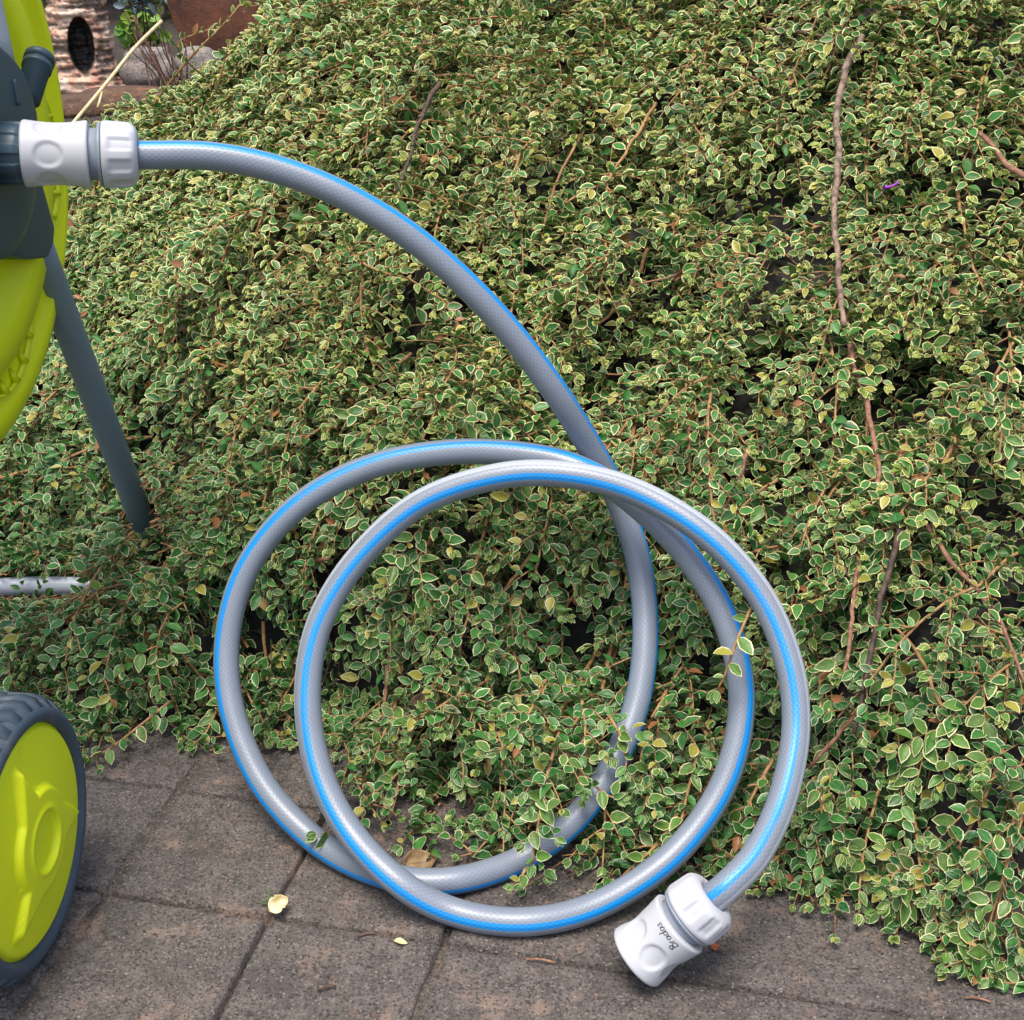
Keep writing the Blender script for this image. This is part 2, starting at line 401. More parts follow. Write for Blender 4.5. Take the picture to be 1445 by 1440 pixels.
# ------------------------------------------------------------------ hose
HR = .0086
G = None
hp = [  # px, py, depth (None = lies on the paving), stripe angle towards the outside of the curl
 (190, 219, .845, 50), (300, 221, .85, 50), (400, 242, .855, 51), (500, 284, .86, 53), (600, 350, .87, 56), (700, 446, .885, 60), (780, 548, .905, 64),
 (838, 640, .935, 68), (872, 706, .953, 70), (897, 775, .952, 72), (909, 850, .945, 73), (909, 930, .935, 73), (895, 1005, .925, 72), (862, 1085, .912, 66), (808, 1160, .902, 61),
 (735, 1213, G, 58), (640, 1243, G, 55), (545, 1236, G, 55), (450, 1190, .907, 55), (372, 1108, .925, 55), (328, 1005, .94, 52), (321, 900, .95, 47), (350, 800, .952, 40), (420, 715, .95, 32),
 (520, 660, .948, 30), (640, 638, .942, 34), (760, 645, .93, 42), (840, 672, .921, 52), (905, 718, .913, 58), (970, 785, .906, 56), (1022, 870, .90, 50), (1046, 970, .895, 42),
 (1036, 1065, .886, 36), (1000, 1145, .877, 32), (935, 1220, .866, 30), (840, 1279, .853, 27), (740, 1301, G, 25), (640, 1287, .851, 26), (560, 1243, .853, 26), (490, 1168, .872, 24),
 (448, 1080, .886, 20), (434, 980, .897, 15), (451, 880, .905, 8), (506, 788, .908, 0), (592, 711, .906, -8), (700, 673, .90, -14), (800, 670, .894, -16), (900, 696, .888, -14),
 (1000, 757, .876, -9), (1073, 840, .868, -5), (1113, 935, .858, -2), (1123, 1030, .846, 0), (1104, 1128, .826, -2), (1068, 1205, .806, -6), (1028, 1249, .7965, -9), (1006, 1267, .797, -10), (985, 1283, .800, -10)]
ctrl = []
for px, py, d, ph in hp:
    P = ground(px, py, HR + .001) if d is None else at(px, py, d)
    ctrl.append([*P, ph])
HP, HS = crom(ctrl, .0032); Hc = HP[:, :3].copy(); Hph = np.radians(HP[:, 3])
HT = unit(np.gradient(Hc, axis=0)); Hv = unit(np.array([0, 0, CAMH]) - Hc)
Hv = unit(Hv - HT * (Hv * HT).sum(1, keepdims=True)); Ho = np.cross(Hv, HT)         # outside of the curl
# outside must be left of travel in the picture
nh = 26
th = np.linspace(0, 2 * np.pi, nh + 1)
ang = Hph[:, None] + th[None]
V = Hc[:, None] + HR * (np.cos(ang)[..., None] * Hv[:, None] + np.sin(ang)[..., None] * Ho[:, None])
UVh = np.stack([np.broadcast_to(th / (2 * np.pi), ang.shape), np.broadcast_to(HS[:, None], ang.shape)], -1)
hose = thing('garden_hose', 'grey garden hose with blue stripes, coiled in loops on the paving against the shrub', 'hose', (Hc[:, 0].mean(), Hc[:, 1].mean(), 0))
part('hose_tube', V.reshape(-1, 3), grid_faces(nh + 1, len(Hc)), M_hose, hose, uv=UVh.reshape(-1, 2))

def connector(E0, E1, hint, text=False, scale=1.0, spin=0.0):
    """E0 open end, E1 hose end."""
    ax, e1, e2 = frame(E1 - E0, hint); L = np.linalg.norm(E1 - E0); k = L / .0715
    top = thing_part = bpy.data.objects.new('hose_connector', None); COL.objects.link(top); top.parent = hose
    top.location = tuple(E0 - np.array(hose.location)); top.empty_display_size = .01
    R0 = .0197
    def br(x):   # barrel radius: waisted
        t = x / .041
        return R0 * (1.0 - .085 * np.sin(np.pi * np.clip(t, 0, 1)) ** 1.3)
    def barrel_r(x, th):
        r = br(x)
        for a0 in np.arange(0, 2 * np.pi, np.pi / 3):
            da = (th - a0 - spin + np.pi) % (2 * np.pi) - np.pi
            e = (da * R0 / .0090) ** 2 + ((x - .0170) / .0095) ** 2
            r = r - .0017 * (1 - smooth01(e, .55, 1.05)) * (1 - .25 * np.clip(e, 0, 1))
        return r
    xs = np.concatenate([[0, 0, .0006, .0016], np.linspace(.003, .0385, 34), [.0398, .0406, .041, .041]])
    rs0 = np.concatenate([[.0145, .0185, .0192, 1], np.ones(34), [1, .0191, .0184, .0155]])
    def rm(X, R, T):
        RR = np.where(R == 1, barrel_r(X, T), R); return RR * 1.0, X * k
    V, f = lathe(E0, ax, e1, e2, np.stack([xs, rs0], 1), 120, rm, cap=False)
    part('barrel', V, f, M_white, top)
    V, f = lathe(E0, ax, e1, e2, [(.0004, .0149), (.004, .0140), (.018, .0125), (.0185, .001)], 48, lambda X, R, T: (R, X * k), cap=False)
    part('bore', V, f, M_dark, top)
    V, f = lathe(E0, ax, e1, e2, [(.030, .0150), (.0385, .0152), (.0405, .0153), (.0462, .0153), (.0466, .0187), (.0480, .0191), (.0486, .0187), (.0488, .014)], 64, lambda X, R, T: (R, X * k))
    part('collar', V, f, M_grey, top)
    def nut_r(X, R, T):
        g_ = smooth01(np.cos(9 * (T - spin)), -.25, .15) * smooth01(X, .0530, .0548) * (1 - smooth01(X, .0660, .0690))
        return R - .0013 * g_, X * k
    xn = [.0490, .0490, .0496, .0510, .0530, .0545, .0560, .058, .060, .062, .064, .0655, .0665, .0675, .0688, .0700, .0709, .0714, .0712, .069]
    rn_ = [.0140, .0188, .0195, .0198, .0198, .0197, .0196, .0195, .0194, .0193, .0191, .0189, .0187, .0182, .0172, .0158, .0140, .0122, .0100, .0088]
    V, f = lathe(E0, ax, e1, e2, np.stack([xn, rn_], 1), 120, nut_r, cap=False)
    part('nut', V, f, M_white, top)
    if text:
        vw = unit(np.array([0, 0, CAMH]) - (E0 + E1) / 2); th0 = math.atan2(vw @ e2, vw @ e1)
        # script strokes, x = reading direction, y = letter height
        S = {'B': [[(.05, .0), (.18, 1.0)], [(.0, .85), (.22, 1.02), (.5, .95), (.48, .7), (.15, .55), (.48, .5), (.55, .2), (.35, .0), (.0, .02)]],
             'r': [[(.05, 0), (.12, .5)], [(.09, .3), (.2, .48), (.33, .47)]],
             'a': [[(.38, .42), (.2, .5), (.05, .3), (.08, .05), (.22, 0), (.36, .25), (.42, .48), (.4, .1), (.5, 0)]],
             'd': [[(.38, .42), (.2, .5), (.05, .3), (.08, .05), (.22, 0), (.36, .25), (.52, 1.0), (.4, .1), (.5, 0)]],
             's': [[(.34, .42), (.2, .5), (.1, .38), (.28, .2), (.22, .02), (.02, .04)]]}
        adv = {'B': .62, 'r': .40, 'a': .52, 'd': .54, 's': .4}; x = 0; strokes = []
        for ch in 'Bradas':
            for s in S[ch]: strokes.append([(x + p[0], p[1]) for p in s])
            x += adv[ch]
        size = .0056; tot = x * size; ps = []
        for s in strokes:
            q, _ = crom(np.array([[p[0] * size, p[1] * size, 0] for p in s]), .00025)
            a_ = th0 + TEXTSIGN * (q[:, 0] - tot / 2) / .0190 + .05; xx = .0368 - q[:, 1]
            r_ = barrel_r(xx, a_) + .00012
            P = E0 + (xx * k)[:, None] * ax + (r_ * np.cos(a_))[:, None] * e1 + (r_ * np.sin(a_))[:, None] * e2
            Tn = unit(np.gradient(P, axis=0)); Rn = np.cos(a_)[:, None] * e1 + np.sin(a_)[:, None] * e2; Sd = np.cross(Tn, Rn) * .00024
            n_ = len(P); Vv = np.vstack([P - Sd, P + Sd]); i = np.arange(n_ - 1)
            ps.append((Vv, [np.stack([i, i + 1, i + 1 + n_, i + n_], 1)]))
        V, f = join(ps); part('lettering', V, f, M_ink, top)
    return top
TEXTSIGN = -1
CL0 = at(33, 217, .832); CL1 = at(196, 219, .845)
connector(CL0, CL1, (0, 0, 1), spin=.35)
CR0 = at(897, 1352, .809); CR1 = at(1008, 1265, .7965)
connector(CR0, CR1, (0, 0, 1), text=True, spin=.15)

# ------------------------------------------------------------------ hose cart
YC = .09; ca = np.array([math.cos(YC), -math.sin(YC), 0]); cb = np.array([math.sin(YC), math.cos(YC), 0]); cz = np.array([0, 0, 1.0])
HUB = CL0.copy()
cart = thing('hose_reel_cart', 'lime green and slate grey wheeled hose reel cart standing beside the shrub', 'hose reel', (HUB[0] - .15, HUB[1], 0))
FL = HUB - .052 * ca; FRAD = .195
def flange(C, sgn):
    prof = [(-.012, .045), (-.012, .188), (-.010, .1945), (-.004, .1955), (.000, .1935), (.0035, .185), (.006, .172), (.0015, .169), (.0015, .150), (.009, .146), (.0105, .132), (.0105, .120), (.003, .113), (.001, .09), (.004, .066), (.004, .045)]
    P = np.array(prof); P[:, 0] *= sgn
    V, f = lathe(C, ca, cb, cz, P, 160)
    o = part('reel_flange', V, f, M_green, cart)
    # raised lens-shaped ribs with rows of small gusset teeth
    for q in range(6):
        a0 = q * math.pi / 3 - .62
        ps = []
        aa = np.linspace(0, .72, 16); rr = .150 + .020 * np.sin(aa / .72 * np.pi)
        ring = [C + sgn * .0 * ca + (r_) * (math.cos(a0 + t) * cb + math.sin(a0 + t) * cz) for t, r_ in zip(aa, rr - .004)]
        V1 = np.array(ring); rad = unit(V1 - C)
        A_ = V1 + sgn * .003 * ca; B_ = V1 + rad * .0018 + sgn * .003 * ca; T_ = V1 + rad * .0009 + sgn * .0065 * ca
        n_ = len(V1); i = np.arange(n_ - 1)
        ps.append((np.vstack([A_, T_, B_]), [np.stack([i, i + 1, i + 1 + n_, i + n_], 1), np.stack([i + n_, i + 1 + n_, i + 1 + 2 * n_, i + 2 * n_], 1)]))
        V, f = join(ps); rb = part('rib', V, f, M_green, o, smooth=False)
        for t in np.linspace(.14, .58, 5):
            a_ = a0 + t; r0 = .150 + .020 * math.sin(t / .72 * math.pi) - .004
            d = math.cos(a_) * cb + math.sin(a_) * cz; tt = -math.sin(a_) * cb + math.cos(a_) * cz
            b0 = C + r0 * d + sgn * .002 * ca
            Vt = np.array([b0, b0 - .010 * d, b0 + .003 * tt, b0 - .010 * d + .003 * tt, b0 + sgn * .0052 * ca, b0 + .003 * tt + sgn * .0052 * ca])
            part('gusset', Vt, [np.array([[0, 1, 4], [2, 5, 3]]), np.array([[0, 4, 5, 2], [1, 3, 5, 4], [0, 2, 3, 1]])], M_green, o, smooth=False)
    return o
flange(FL, 1); flange(FL - .20 * ca, -1)
V, f = lathe(FL - .19 * ca, ca, cb, cz, [(0, .075), (.18, .075)], 64); part('reel_drum', V, f, M_slate, cart)
# hub: ribbed neck, round cover, spigot
def ribs(nr, dep):
    return lambda X, R, T: (R + dep * (smooth01(np.cos(nr * T), -.2, .3)) * (R > .01), X)
V, f = lathe(FL, ca, cb, cz, [(-.002, .052), (.020, .052), (.0215, .050)], 240, ribs(40, .002)); part('ribbed_neck', V, f, M_slate, cart)
V, f = lathe(HUB, ca, cb, cz, [(-.032, .060), (-.030, .063), (-.022, .0635), (-.0185, .062), (-.016, .054), (-.0145, .040), (-.0145, .012)], 96); part('hub_cover', V, f, M_slate, cart)
V, f = lathe(HUB, ca, cb, cz, [(-.018, .0172), (.0, .0172), (.002, .0165), (.006, .012), (.014, .0118)], 200, lambda X, R, T: (R + .0012 * smooth01(np.cos(9 * T), -.1, .15) * (R > .0160), X)); part('spigot', V, f, M_slate, cart)
def plate(pix, s, t, name='bracket', mat=M_slate, bev=.003):
    n = -ca; P0 = HUB - s * ca
    poly = np.array([on_plane(x, y, P0, ca) for x, y in pix]); V, f = prism(poly, -t * ca)
    return bevel(part(name, V, f, mat, cart, smooth=False), bev, 3)
plate([(-70, 40), (-30, 48), (0, 62), (20, 80), (35, 101), (47, 132), (54, 160), (57, 190), (58, 240), (-70, 250)], .012, .018)
plate([(-30, 240), (57, 240), (64, 268), (79, 322), (77, 345), (70, 364), (42, 367), (20, 362), (-10, 330)], .032, .022)
# small moulded ridge on the bracket
P0 = HUB - .0115 * ca
rp = [on_plane(20, 112, P0, ca), on_plane(22, 128, P0, ca), on_plane(26, 148, P0, ca)]
V, f = tube(crom(rp, .002)[0], np.linspace(.0010, .0021, len(crom(rp, .002)[0])), 8); part('ridge', V, f, M_slate, cart)
# stub pipe with a collar, pointing up and back
P0 = HUB - .024 * ca
s0 = on_plane(38, 140, P0, ca); s1 = on_plane(57, 80, P0, ca); sd_ = unit(s1 - s0); Ls = np.linalg.norm(s1 - s0)
axs, f1, f2 = frame(sd_, ca)
V, f = lathe(s0, axs, f1, f2, [(0, .0085), (Ls * .70, .0085), (Ls * .70, .0095), (Ls * .80, .0095), (Ls * .80, .0082), (Ls * .86, .0082), (Ls * .86, .0098), (Ls * .97, .0098), (Ls, .0090), (Ls, .0066), (Ls * .6, .0064)], 40); part('stub_pipe', V, f, M_slate, cart)
# tubes
def ctube(name, pts, r, mat, n=20, step=.02):
    q, _ = crom(np.array(pts), step); V, f = tube(q, r, n); return part(name, V, f, mat, cart)
P0 = HUB - .026 * ca
h0 = on_plane(-2, 100, P0, ca); h1 = h0 + cz * .40 - cb * .06
leg0 = on_plane(52, 345, HUB - .048 * ca, ca); foot = ground(222, 792, .0105)
bar0 = ground(-70, 828, .0100); bar1 = ground(160, 826, .0100)
WC = np.array([-.272, .646, .0815]); WR = .0815
for off in (0.0, 1.0):
    o_ = -off * .30 * ca
    ctube('handle_tube', [h0 + o_, (h0 + h1) / 2 + o_, h1 + o_], .0105, M_silver)
    ctube('leg_tube', [leg0 + o_, (leg0 + foot) / 2 + o_, foot + o_], .0109, M_legpaint)
ctube('foot_bar', [foot - .31 * ca, foot - .2 * ca, bar0 * 1.0, (bar0 + bar1) / 2, bar1, (bar1 * .3 + foot * .7)], .0084, M_silver)
axle0 = WC - .045 * ca; 
ctube('axle', [WC - .012 * ca, WC - .15 * ca, WC - .33 * ca], .006, M_silver)
for off in (0.0, 1.0):
    o_ = -off * .23 * ca
    ctube('frame_tube', [axle0 - .008 * ca + o_, HUB - .10 * cz - .06 * ca - .05 * cb + o_, HUB - .035 * ca - .005 * cb + .0 * cz + o_ * 1.0], .0095, M_legpaint)
# wheels
def wheel(C, sgn):
    w = bpy.data.objects.new('wheel', None); COL.objects.link(w); w.parent = cart; w.location = tuple(C - np.array(cart.location)); w.empty_display_size = .01
    R = WR; wd = .040
    prof = [(-.002, .0665), (.0015, .068), (.0025, .0715), (.0008, .0750), (-.003, R - .0042), (-.008, R - .003), (-.02, R - .0026), (-.032, R - .003), (-.037, R - .0042), (-.040, .0750), (-.041, .070), (-.038, .066)]
    P = np.array(prof); P[:, 0] *= sgn
    nl = 34
    V, f = lathe(C, ca, cb, cz, P, 136, cap=False); ty = part('tyre', V, f, M_rubber, w)
    for q in range(nl):                       # tread lugs: slanted bars wrapping over both shoulders
        for side in (0, 1):
            t0 = (q + .5 * side) * 2 * math.pi / nl
            xs_ = np.array([.0002, -.0045, -.010, -.0205]) if side == 0 else np.array([-.0395, -.0355, -.030, -.0195])
            rr_ = np.array([.0757, R - .0012, R + .0012, R + .0014])
            Vl = []
            for j in range(4):
                ta = t0 + (.0 if j < 2 else .07 if j == 2 else .15)
                for dt in (-.052, .052):
                    a_ = ta + dt; d = math.cos(a_) * cb + math.sin(a_) * cz
                    Vl.append(C + sgn * xs_[j] * ca + rr_[j] * d); Vl.append(C + sgn * xs_[j] * ca + (rr_[j] - .004) * d)
            fl = []
            for j in range(3):
                b_ = 4 * j
                fl += [[b_, b_ + 4, b_ + 6, b_ + 2], [b_ + 1, b_ + 5, b_ + 4, b_], [b_ + 2, b_ + 6, b_ + 7, b_ + 3]]
            fl += [[0, 2, 3, 1], [12, 13, 15, 14]]
            part('tread_lug', np.array(Vl), np.array(fl), M_rubber, ty, smooth=False)
    # hub cap with a three-armed pinwheel relief and a recessed centre
    n_, m_ = 170, 64
    rr = np.linspace(0, 1, m_); tt = np.linspace(0, 2 * np.pi, n_, endpoint=False)
    Rg, Tg = np.meshgrid(rr, tt, indexing='ij'); x = Rg * np.cos(Tg) ; y = Rg * np.sin(Tg)
    # x towards the back of the cart, y up; seen from the right the picture's right is +x
    sdf = np.hypot(x, y) - .46
    for k in range(3):
        al = math.radians(100 + 120 * k)
        tip = .86 * np.array([math.cos(al), math.sin(al)]); p1 = .46 * np.array([math.cos(al - .22), math.sin(al - .22)]); p2 = .47 * np.array([math.cos(al + 1.75), math.sin(al + 1.75)])
        tri = [tip, p2, p1]; dd = np.full_like(x, -9.)
        for i in range(3):
            q0, q1 = tri[i], tri[(i + 1) % 3]; e = q1 - q0; nn = np.array([e[1], -e[0]]) / np.hypot(*e)
            dd = np.maximum(dd, (x - q0[0]) * nn[0] + (y - q0[1]) * nn[1])
        sdf = np.minimum(sdf, dd)
    h = .0040 * (1 - smooth01(sdf, -.022, .022)) * (1 - smooth01(np.hypot(x, y), .78, .90))
    rc = np.hypot(x, y); h = h - .0030 * (1 - smooth01(rc, .23, .27)) + .0008 * np.exp(-((rc - .28) / .03) ** 2)
    h = h + .004 * (1 - rc ** 2) - .003 * smooth01(rc, .93, 1.0)
    V = C + (sgn * h)[..., None] * ca + (.0672 * x)[..., None] * cb + (.0672 * y)[..., None] * cz
    part('hub_cap', V.reshape(-1, 3), [grid_faces(n_, m_, True)], M_green, w)
    V, f = lathe(C, ca, cb, cz, [(-sgn * .004, .001), (-sgn * .004, .067)], 48, cap=False); part('disc', V, f, M_slate, w)
wheel(WC, 1); wheel(WC - .36 * ca, -1)

# ------------------------------------------------------------------ shrub surface (height field through points read from the picture)
cps = []
for px, py in [(-120, 1000), (0, 985), (120, 1055), (220, 1062), (290, 1045), (345, 1000), (400, 985), (470, 1010), (505, 1120), (560, 1180), (640, 1192), (760, 1215), (830, 1235), (900, 1248), (960, 1245), (1050, 1200), (1130, 1228), (1200, 1282), (1320, 1325), (1445, 1385), (1650, 1470)]:
    q = ground(px, py); cps.append([q[0], q[1], .004]); cps.append([q[0], q[1] - .09, -.09])
for px, py, d in [(100, 900, 1.08), (250, 900, 1.03), (20, 830, 1.25), (60, 800, 1.275), (140, 800, 1.262), (205, 800, 1.2), (300, 800, 1.08), (100, 600, 1.33), (180, 640, 1.27), (300, 600, 1.16), (100, 400, 1.42), (300, 400, 1.25), (105, 190, 1.5), (190, 140, 1.52), (270, 100, 1.54), (400, 0, 1.5),
                  (500, 600, 1.075), (400, 850, 1.04), (500, 800, 1.035), (500, 950, 1.035), (700, 950, 1.005), (600, 1060, .98), (750, 650, 1.04), (722, 350, 1.13), (722, 0, 1.36), (1000, 650, 1.0), (1000, 350, 1.09), (1000, 0, 1.26),
                  (1000, 1000, .95), (1000, 1130, .925), (850, 1000, .985), (820, 1130, .945), (1300, 1000, .875), (1300, 1200, .85), (1300, 650, .94), (1300, 350, 1.02), (1300, 0, 1.17), (1180, 1000, .90), (1650, 1000, .84), (1650, 600, .92), (1650, 200, 1.05)]:
    cps.append(list(at(px, py, d)))
cps += [[-.62, 1.75, .20], [-.45, 1.85, .24], [-.2, 1.9, .36], [.1, 1.9, .47], [.5, 1.9, .5], [1.0, 1.9, .5], [1.0, 1.4, .52], [-.9, 1.3, .10], [-.9, 1.7, .12], [.1, 1.55, .52], [.5, 1.5, .56], [.9, .9, .25]]
cps = np.array(cps)
def tps_k(r2): return .5 * r2 * np.log(r2 + 1e-9)
n = len(cps); D2 = ((cps[:, None, :2] - cps[None, :, :2]) ** 2).sum(-1)
A = np.zeros((n + 3, n + 3)); A[:n, :n] = tps_k(D2) + np.eye(n) * 2e-4; A[:n, n] = 1; A[:n, n + 1:] = cps[:, :2]; A[n:, :n] = A[:n, n:].T
sol = np.linalg.solve(A, np.concatenate([cps[:, 2], np.zeros(3)]))
GX = np.linspace(-1.0, 1.2, 221); GY = np.linspace(.4, 2.0, 161); gXX, gYY = np.meshgrid(GX, GY)
q = np.stack([gXX.ravel(), gYY.ravel()], 1); HT_ = np.zeros(len(q))
for i in range(0, len(q), 8000):
    r2 = ((q[i:i + 8000, None] - cps[None, :, :2]) ** 2).sum(-1); HT_[i:i + 8000] = tps_k(r2) @ sol[:n] + sol[n] + q[i:i + 8000] @ sol[n + 1:]
HG0 = HT_.reshape(gXX.shape)
lump = .019 * snoise(np.stack([gXX, gYY, 0 * gXX], -1), 11, 0) + .015 * snoise(np.stack([gXX, gYY, 0 * gXX], -1), 22, 2)
HG = HG0 + lump * smooth01(HG0, .01, .07)
HGX = np.gradient(HG, GX, axis=1); HGY = np.gradient(HG, GY, axis=0)
def samp(Gd, x, y):
    fx = np.clip((x - GX[0]) / (GX[1] - GX[0]), 0, len(GX) - 1.001); fy = np.clip((y - GY[0]) / (GY[1] - GY[0]), 0, len(GY) - 1.001)
    i = fx.astype(int); j = fy.astype(int); u = fx - i; v = fy - j
    return Gd[j, i] * (1 - u) * (1 - v) + Gd[j, i + 1] * u * (1 - v) + Gd[j + 1, i] * (1 - u) * v + Gd[j + 1, i + 1] * u * v
def hsurf(x, y): return samp(HG, x, y)
def hnorm(x, y): return unit(np.stack([-samp(HGX, x, y), -samp(HGY, x, y), np.ones_like(x)], -1))
def hit(px, py):
    r = ray(px, py); o = np.array([0, 0, CAMH]); ts = np.linspace(.6, 2.0, 700); P = o + ts[:, None] * r
    below = P[:, 2] < np.maximum(hsurf(P[:, 0], P[:, 1]), 0.002)
    i = np.argmax(below) if below.any() else len(ts) - 1
    return P[i]

shrub = thing('cotoneaster_shrub', 'dense trailing shrub of small cream-edged green leaves spilling onto the paving', 'shrub', (.15, 1.2, 0))
# near-black core sheet: shade under the leaves put into its colour
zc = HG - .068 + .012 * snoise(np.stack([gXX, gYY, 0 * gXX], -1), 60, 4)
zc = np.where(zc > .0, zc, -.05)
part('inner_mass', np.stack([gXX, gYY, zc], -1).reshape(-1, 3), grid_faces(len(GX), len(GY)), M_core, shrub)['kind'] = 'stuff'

# ---- leaf collector
LP, LA, LN, LS, LR, LY, LK = [], [], [], [], [], [], []     # position, axis, normal, size, random, youth, priority
def add_leaves(P, A, Nn, size, rnd, young, prio):
    LP.append(P); LA.append(A); LN.append(Nn); LS.append(size); LR.append(rnd); LY.append(young); LK.append(np.full(len(P), prio))
twigV, twigF, twigO = [], [], [0]
def add_twigs(P, r0, r1, ns=4):
    """P: (m, k, 3) polylines, vectorised tubes"""
    m, k, _ = P.shape
    T = unit(np.gradient(P, axis=1)); h = np.array([.31, .22, .92]); Nn = unit(h - T * (T @ h)[..., None]); B = np.cross(T, Nn)
    rad = (r0[:, None] + (r1 - r0)[:, None] * np.linspace(0, 1, k)[None])
    th = np.linspace(0, 2 * np.pi, ns, endpoint=False)
    V = P[:, :, None] + rad[:, :, None, None] * (np.cos(th)[None, None, :, None] * Nn[:, :, None] + np.sin(th)[None, None, :, None] * B[:, :, None])
    f0 = grid_faces(ns, k, True); off = (np.arange(m) * k * ns)[:, None, None]
    twigV.append(V.reshape(-1, 3)); twigF.append((f0[None] + off).reshape(-1, 4) + twigO[0]); twigO[0] += m * k * ns

def shoot_leaves(P, Nn, spacing, size, prio, dens=1.0, tip_young=.8):
    """P (m,k,3) shoots, Nn (m,k,3) their upper side. Leaves alternate left/right along each."""
    m, k, _ = P.shape
    seg = np.linalg.norm(np.diff(P, axis=1), axis=2); cum = np.concatenate([np.zeros((m, 1)), np.cumsum(seg, 1)], 1); L = cum[:, -1]
    T = unit(np.gradient(P, axis=1))
    nmax = int(np.ceil((L / spacing).max()))
    for j in range(nmax):
        s = (j + rng.uniform(.2, .8, m)) * spacing; ok = (s < L) & (rng.random(m) < dens)
        if not ok.any(): continue
        I = np.where(ok)[0]; s = s[I]; f = s / L[I]
        x = np.array([np.interp(a, cum[i], np.arange(k)) for a, i in zip(s, I)])
        i0 = np.clip(x.astype(int), 0, k - 2); w = (x - i0)[:, None]
        p = P[I, i0] * (1 - w) + P[I, i0 + 1] * w; t = unit(T[I, i0] * (1 - w) + T[I, i0 + 1] * w); nn = unit(Nn[I, i0] * (1 - w) + Nn[I, i0 + 1] * w)
        nn = unit(nn - t * (nn * t).sum(1, keepdims=True)); sd_ = np.cross(nn, t)
        sg = np.where((j + I) % 2 == 0, 1.0, -1.0)
        th = np.radians(rng.normal(50, 12, len(I)) * (1 - .45 * smooth01(f, .75, 1.0))); el = np.radians(rng.normal(24, 18, len(I)))
        ax = np.cos(el)[:, None] * (np.cos(th)[:, None] * t + (sg * np.sin(th))[:, None] * sd_) + np.sin(el)[:, None] * nn
        ax = unit(ax + rng.normal(0, .10, ax.shape))
        up = unit(nn * 1.0 + t * rng.normal(-.25, .28, len(I))[:, None] + rng.normal(0, .30, ax.shape)); up = unit(up - ax * (up * ax).sum(1, keepdims=True))
        sz = size[I] * rng.uniform(.68, 1.22, len(I)) * (1 - .42 * smooth01(f, .72, 1.0))
        y = tip_young * smooth01(f, .70, 1.0) * rng.uniform(.3, 1, len(I)) + .12 * rng.random(len(I))
        add_leaves(p, ax, up, sz, rng.random(len(I)), np.clip(y, 0, 1), prio)
    # terminal pair
    t = T[:, -1]; nn = unit(Nn[:, -1] - t * (Nn[:, -1] * t).sum(1, keepdims=True)); sd_ = np.cross(nn, t)
    for sg in (-1, 1, 0):
        ax = unit(t + sg * .45 * sd_ + .35 * nn * rng.uniform(0, 1.4, (m, 1))); up = unit(nn - ax * (nn * ax).sum(1, keepdims=True) + .2 * rng.normal(size=(m, 3)))
        up = unit(up - ax * (up * ax).sum(1, keepdims=True))
        add_leaves(P[:, -1], ax, up, size * rng.uniform(.5, .75, m), rng.random(m), np.clip(tip_young * rng.uniform(.5, 1.1, m), 0, 1), prio)

def grow(x, y, off0, off1, length, spread, k=8):
    """shoots creeping over the mound, mostly downhill"""
    m = len(x); P = np.zeros((m, k, 3)); Nn = np.zeros((m, k, 3))
    gx_, gy_ = -samp(HGX, x, y), -samp(HGY, x, y)
    base = np.arctan2(gy_, gx_) if True else 0
    flat = 1 - smooth01(np.hypot(gx_, gy_), .15, .5)
    a = base + rng.normal(0, spread, m) * (1 + 1.0 * flat)
    turn = rng.normal(0, .10, m)
    X, Y = x.copy(), y.copy(); ds = length / (k - 1)
    for i in range(k):
        f = i / (k - 1)
        nn = hnorm(X, Y); z = hsurf(X, Y)
        off = off0 + (off1 - off0) * np.sin(f * np.pi * .5) - .006 * np.maximum(0, f - .6) * np.sign(turn)
        p = np.stack([X, Y, z], 1) + nn * off[:, None]
        p[:, 2] = np.maximum(p[:, 2], .005 + .004 * rng.random(m))
        P[:, i] = p; Nn[:, i] = unit(nn + np.array([0, -.15, .25]))
        sl = samp(HGX, X, Y) * np.cos(a) + samp(HGY, X, Y) * np.sin(a)
        q = ds / np.sqrt(1 + np.minimum(sl ** 2, 6)); X = X + q * np.cos(a); Y = Y + q * np.sin(a); a = a + turn
    return P, Nn

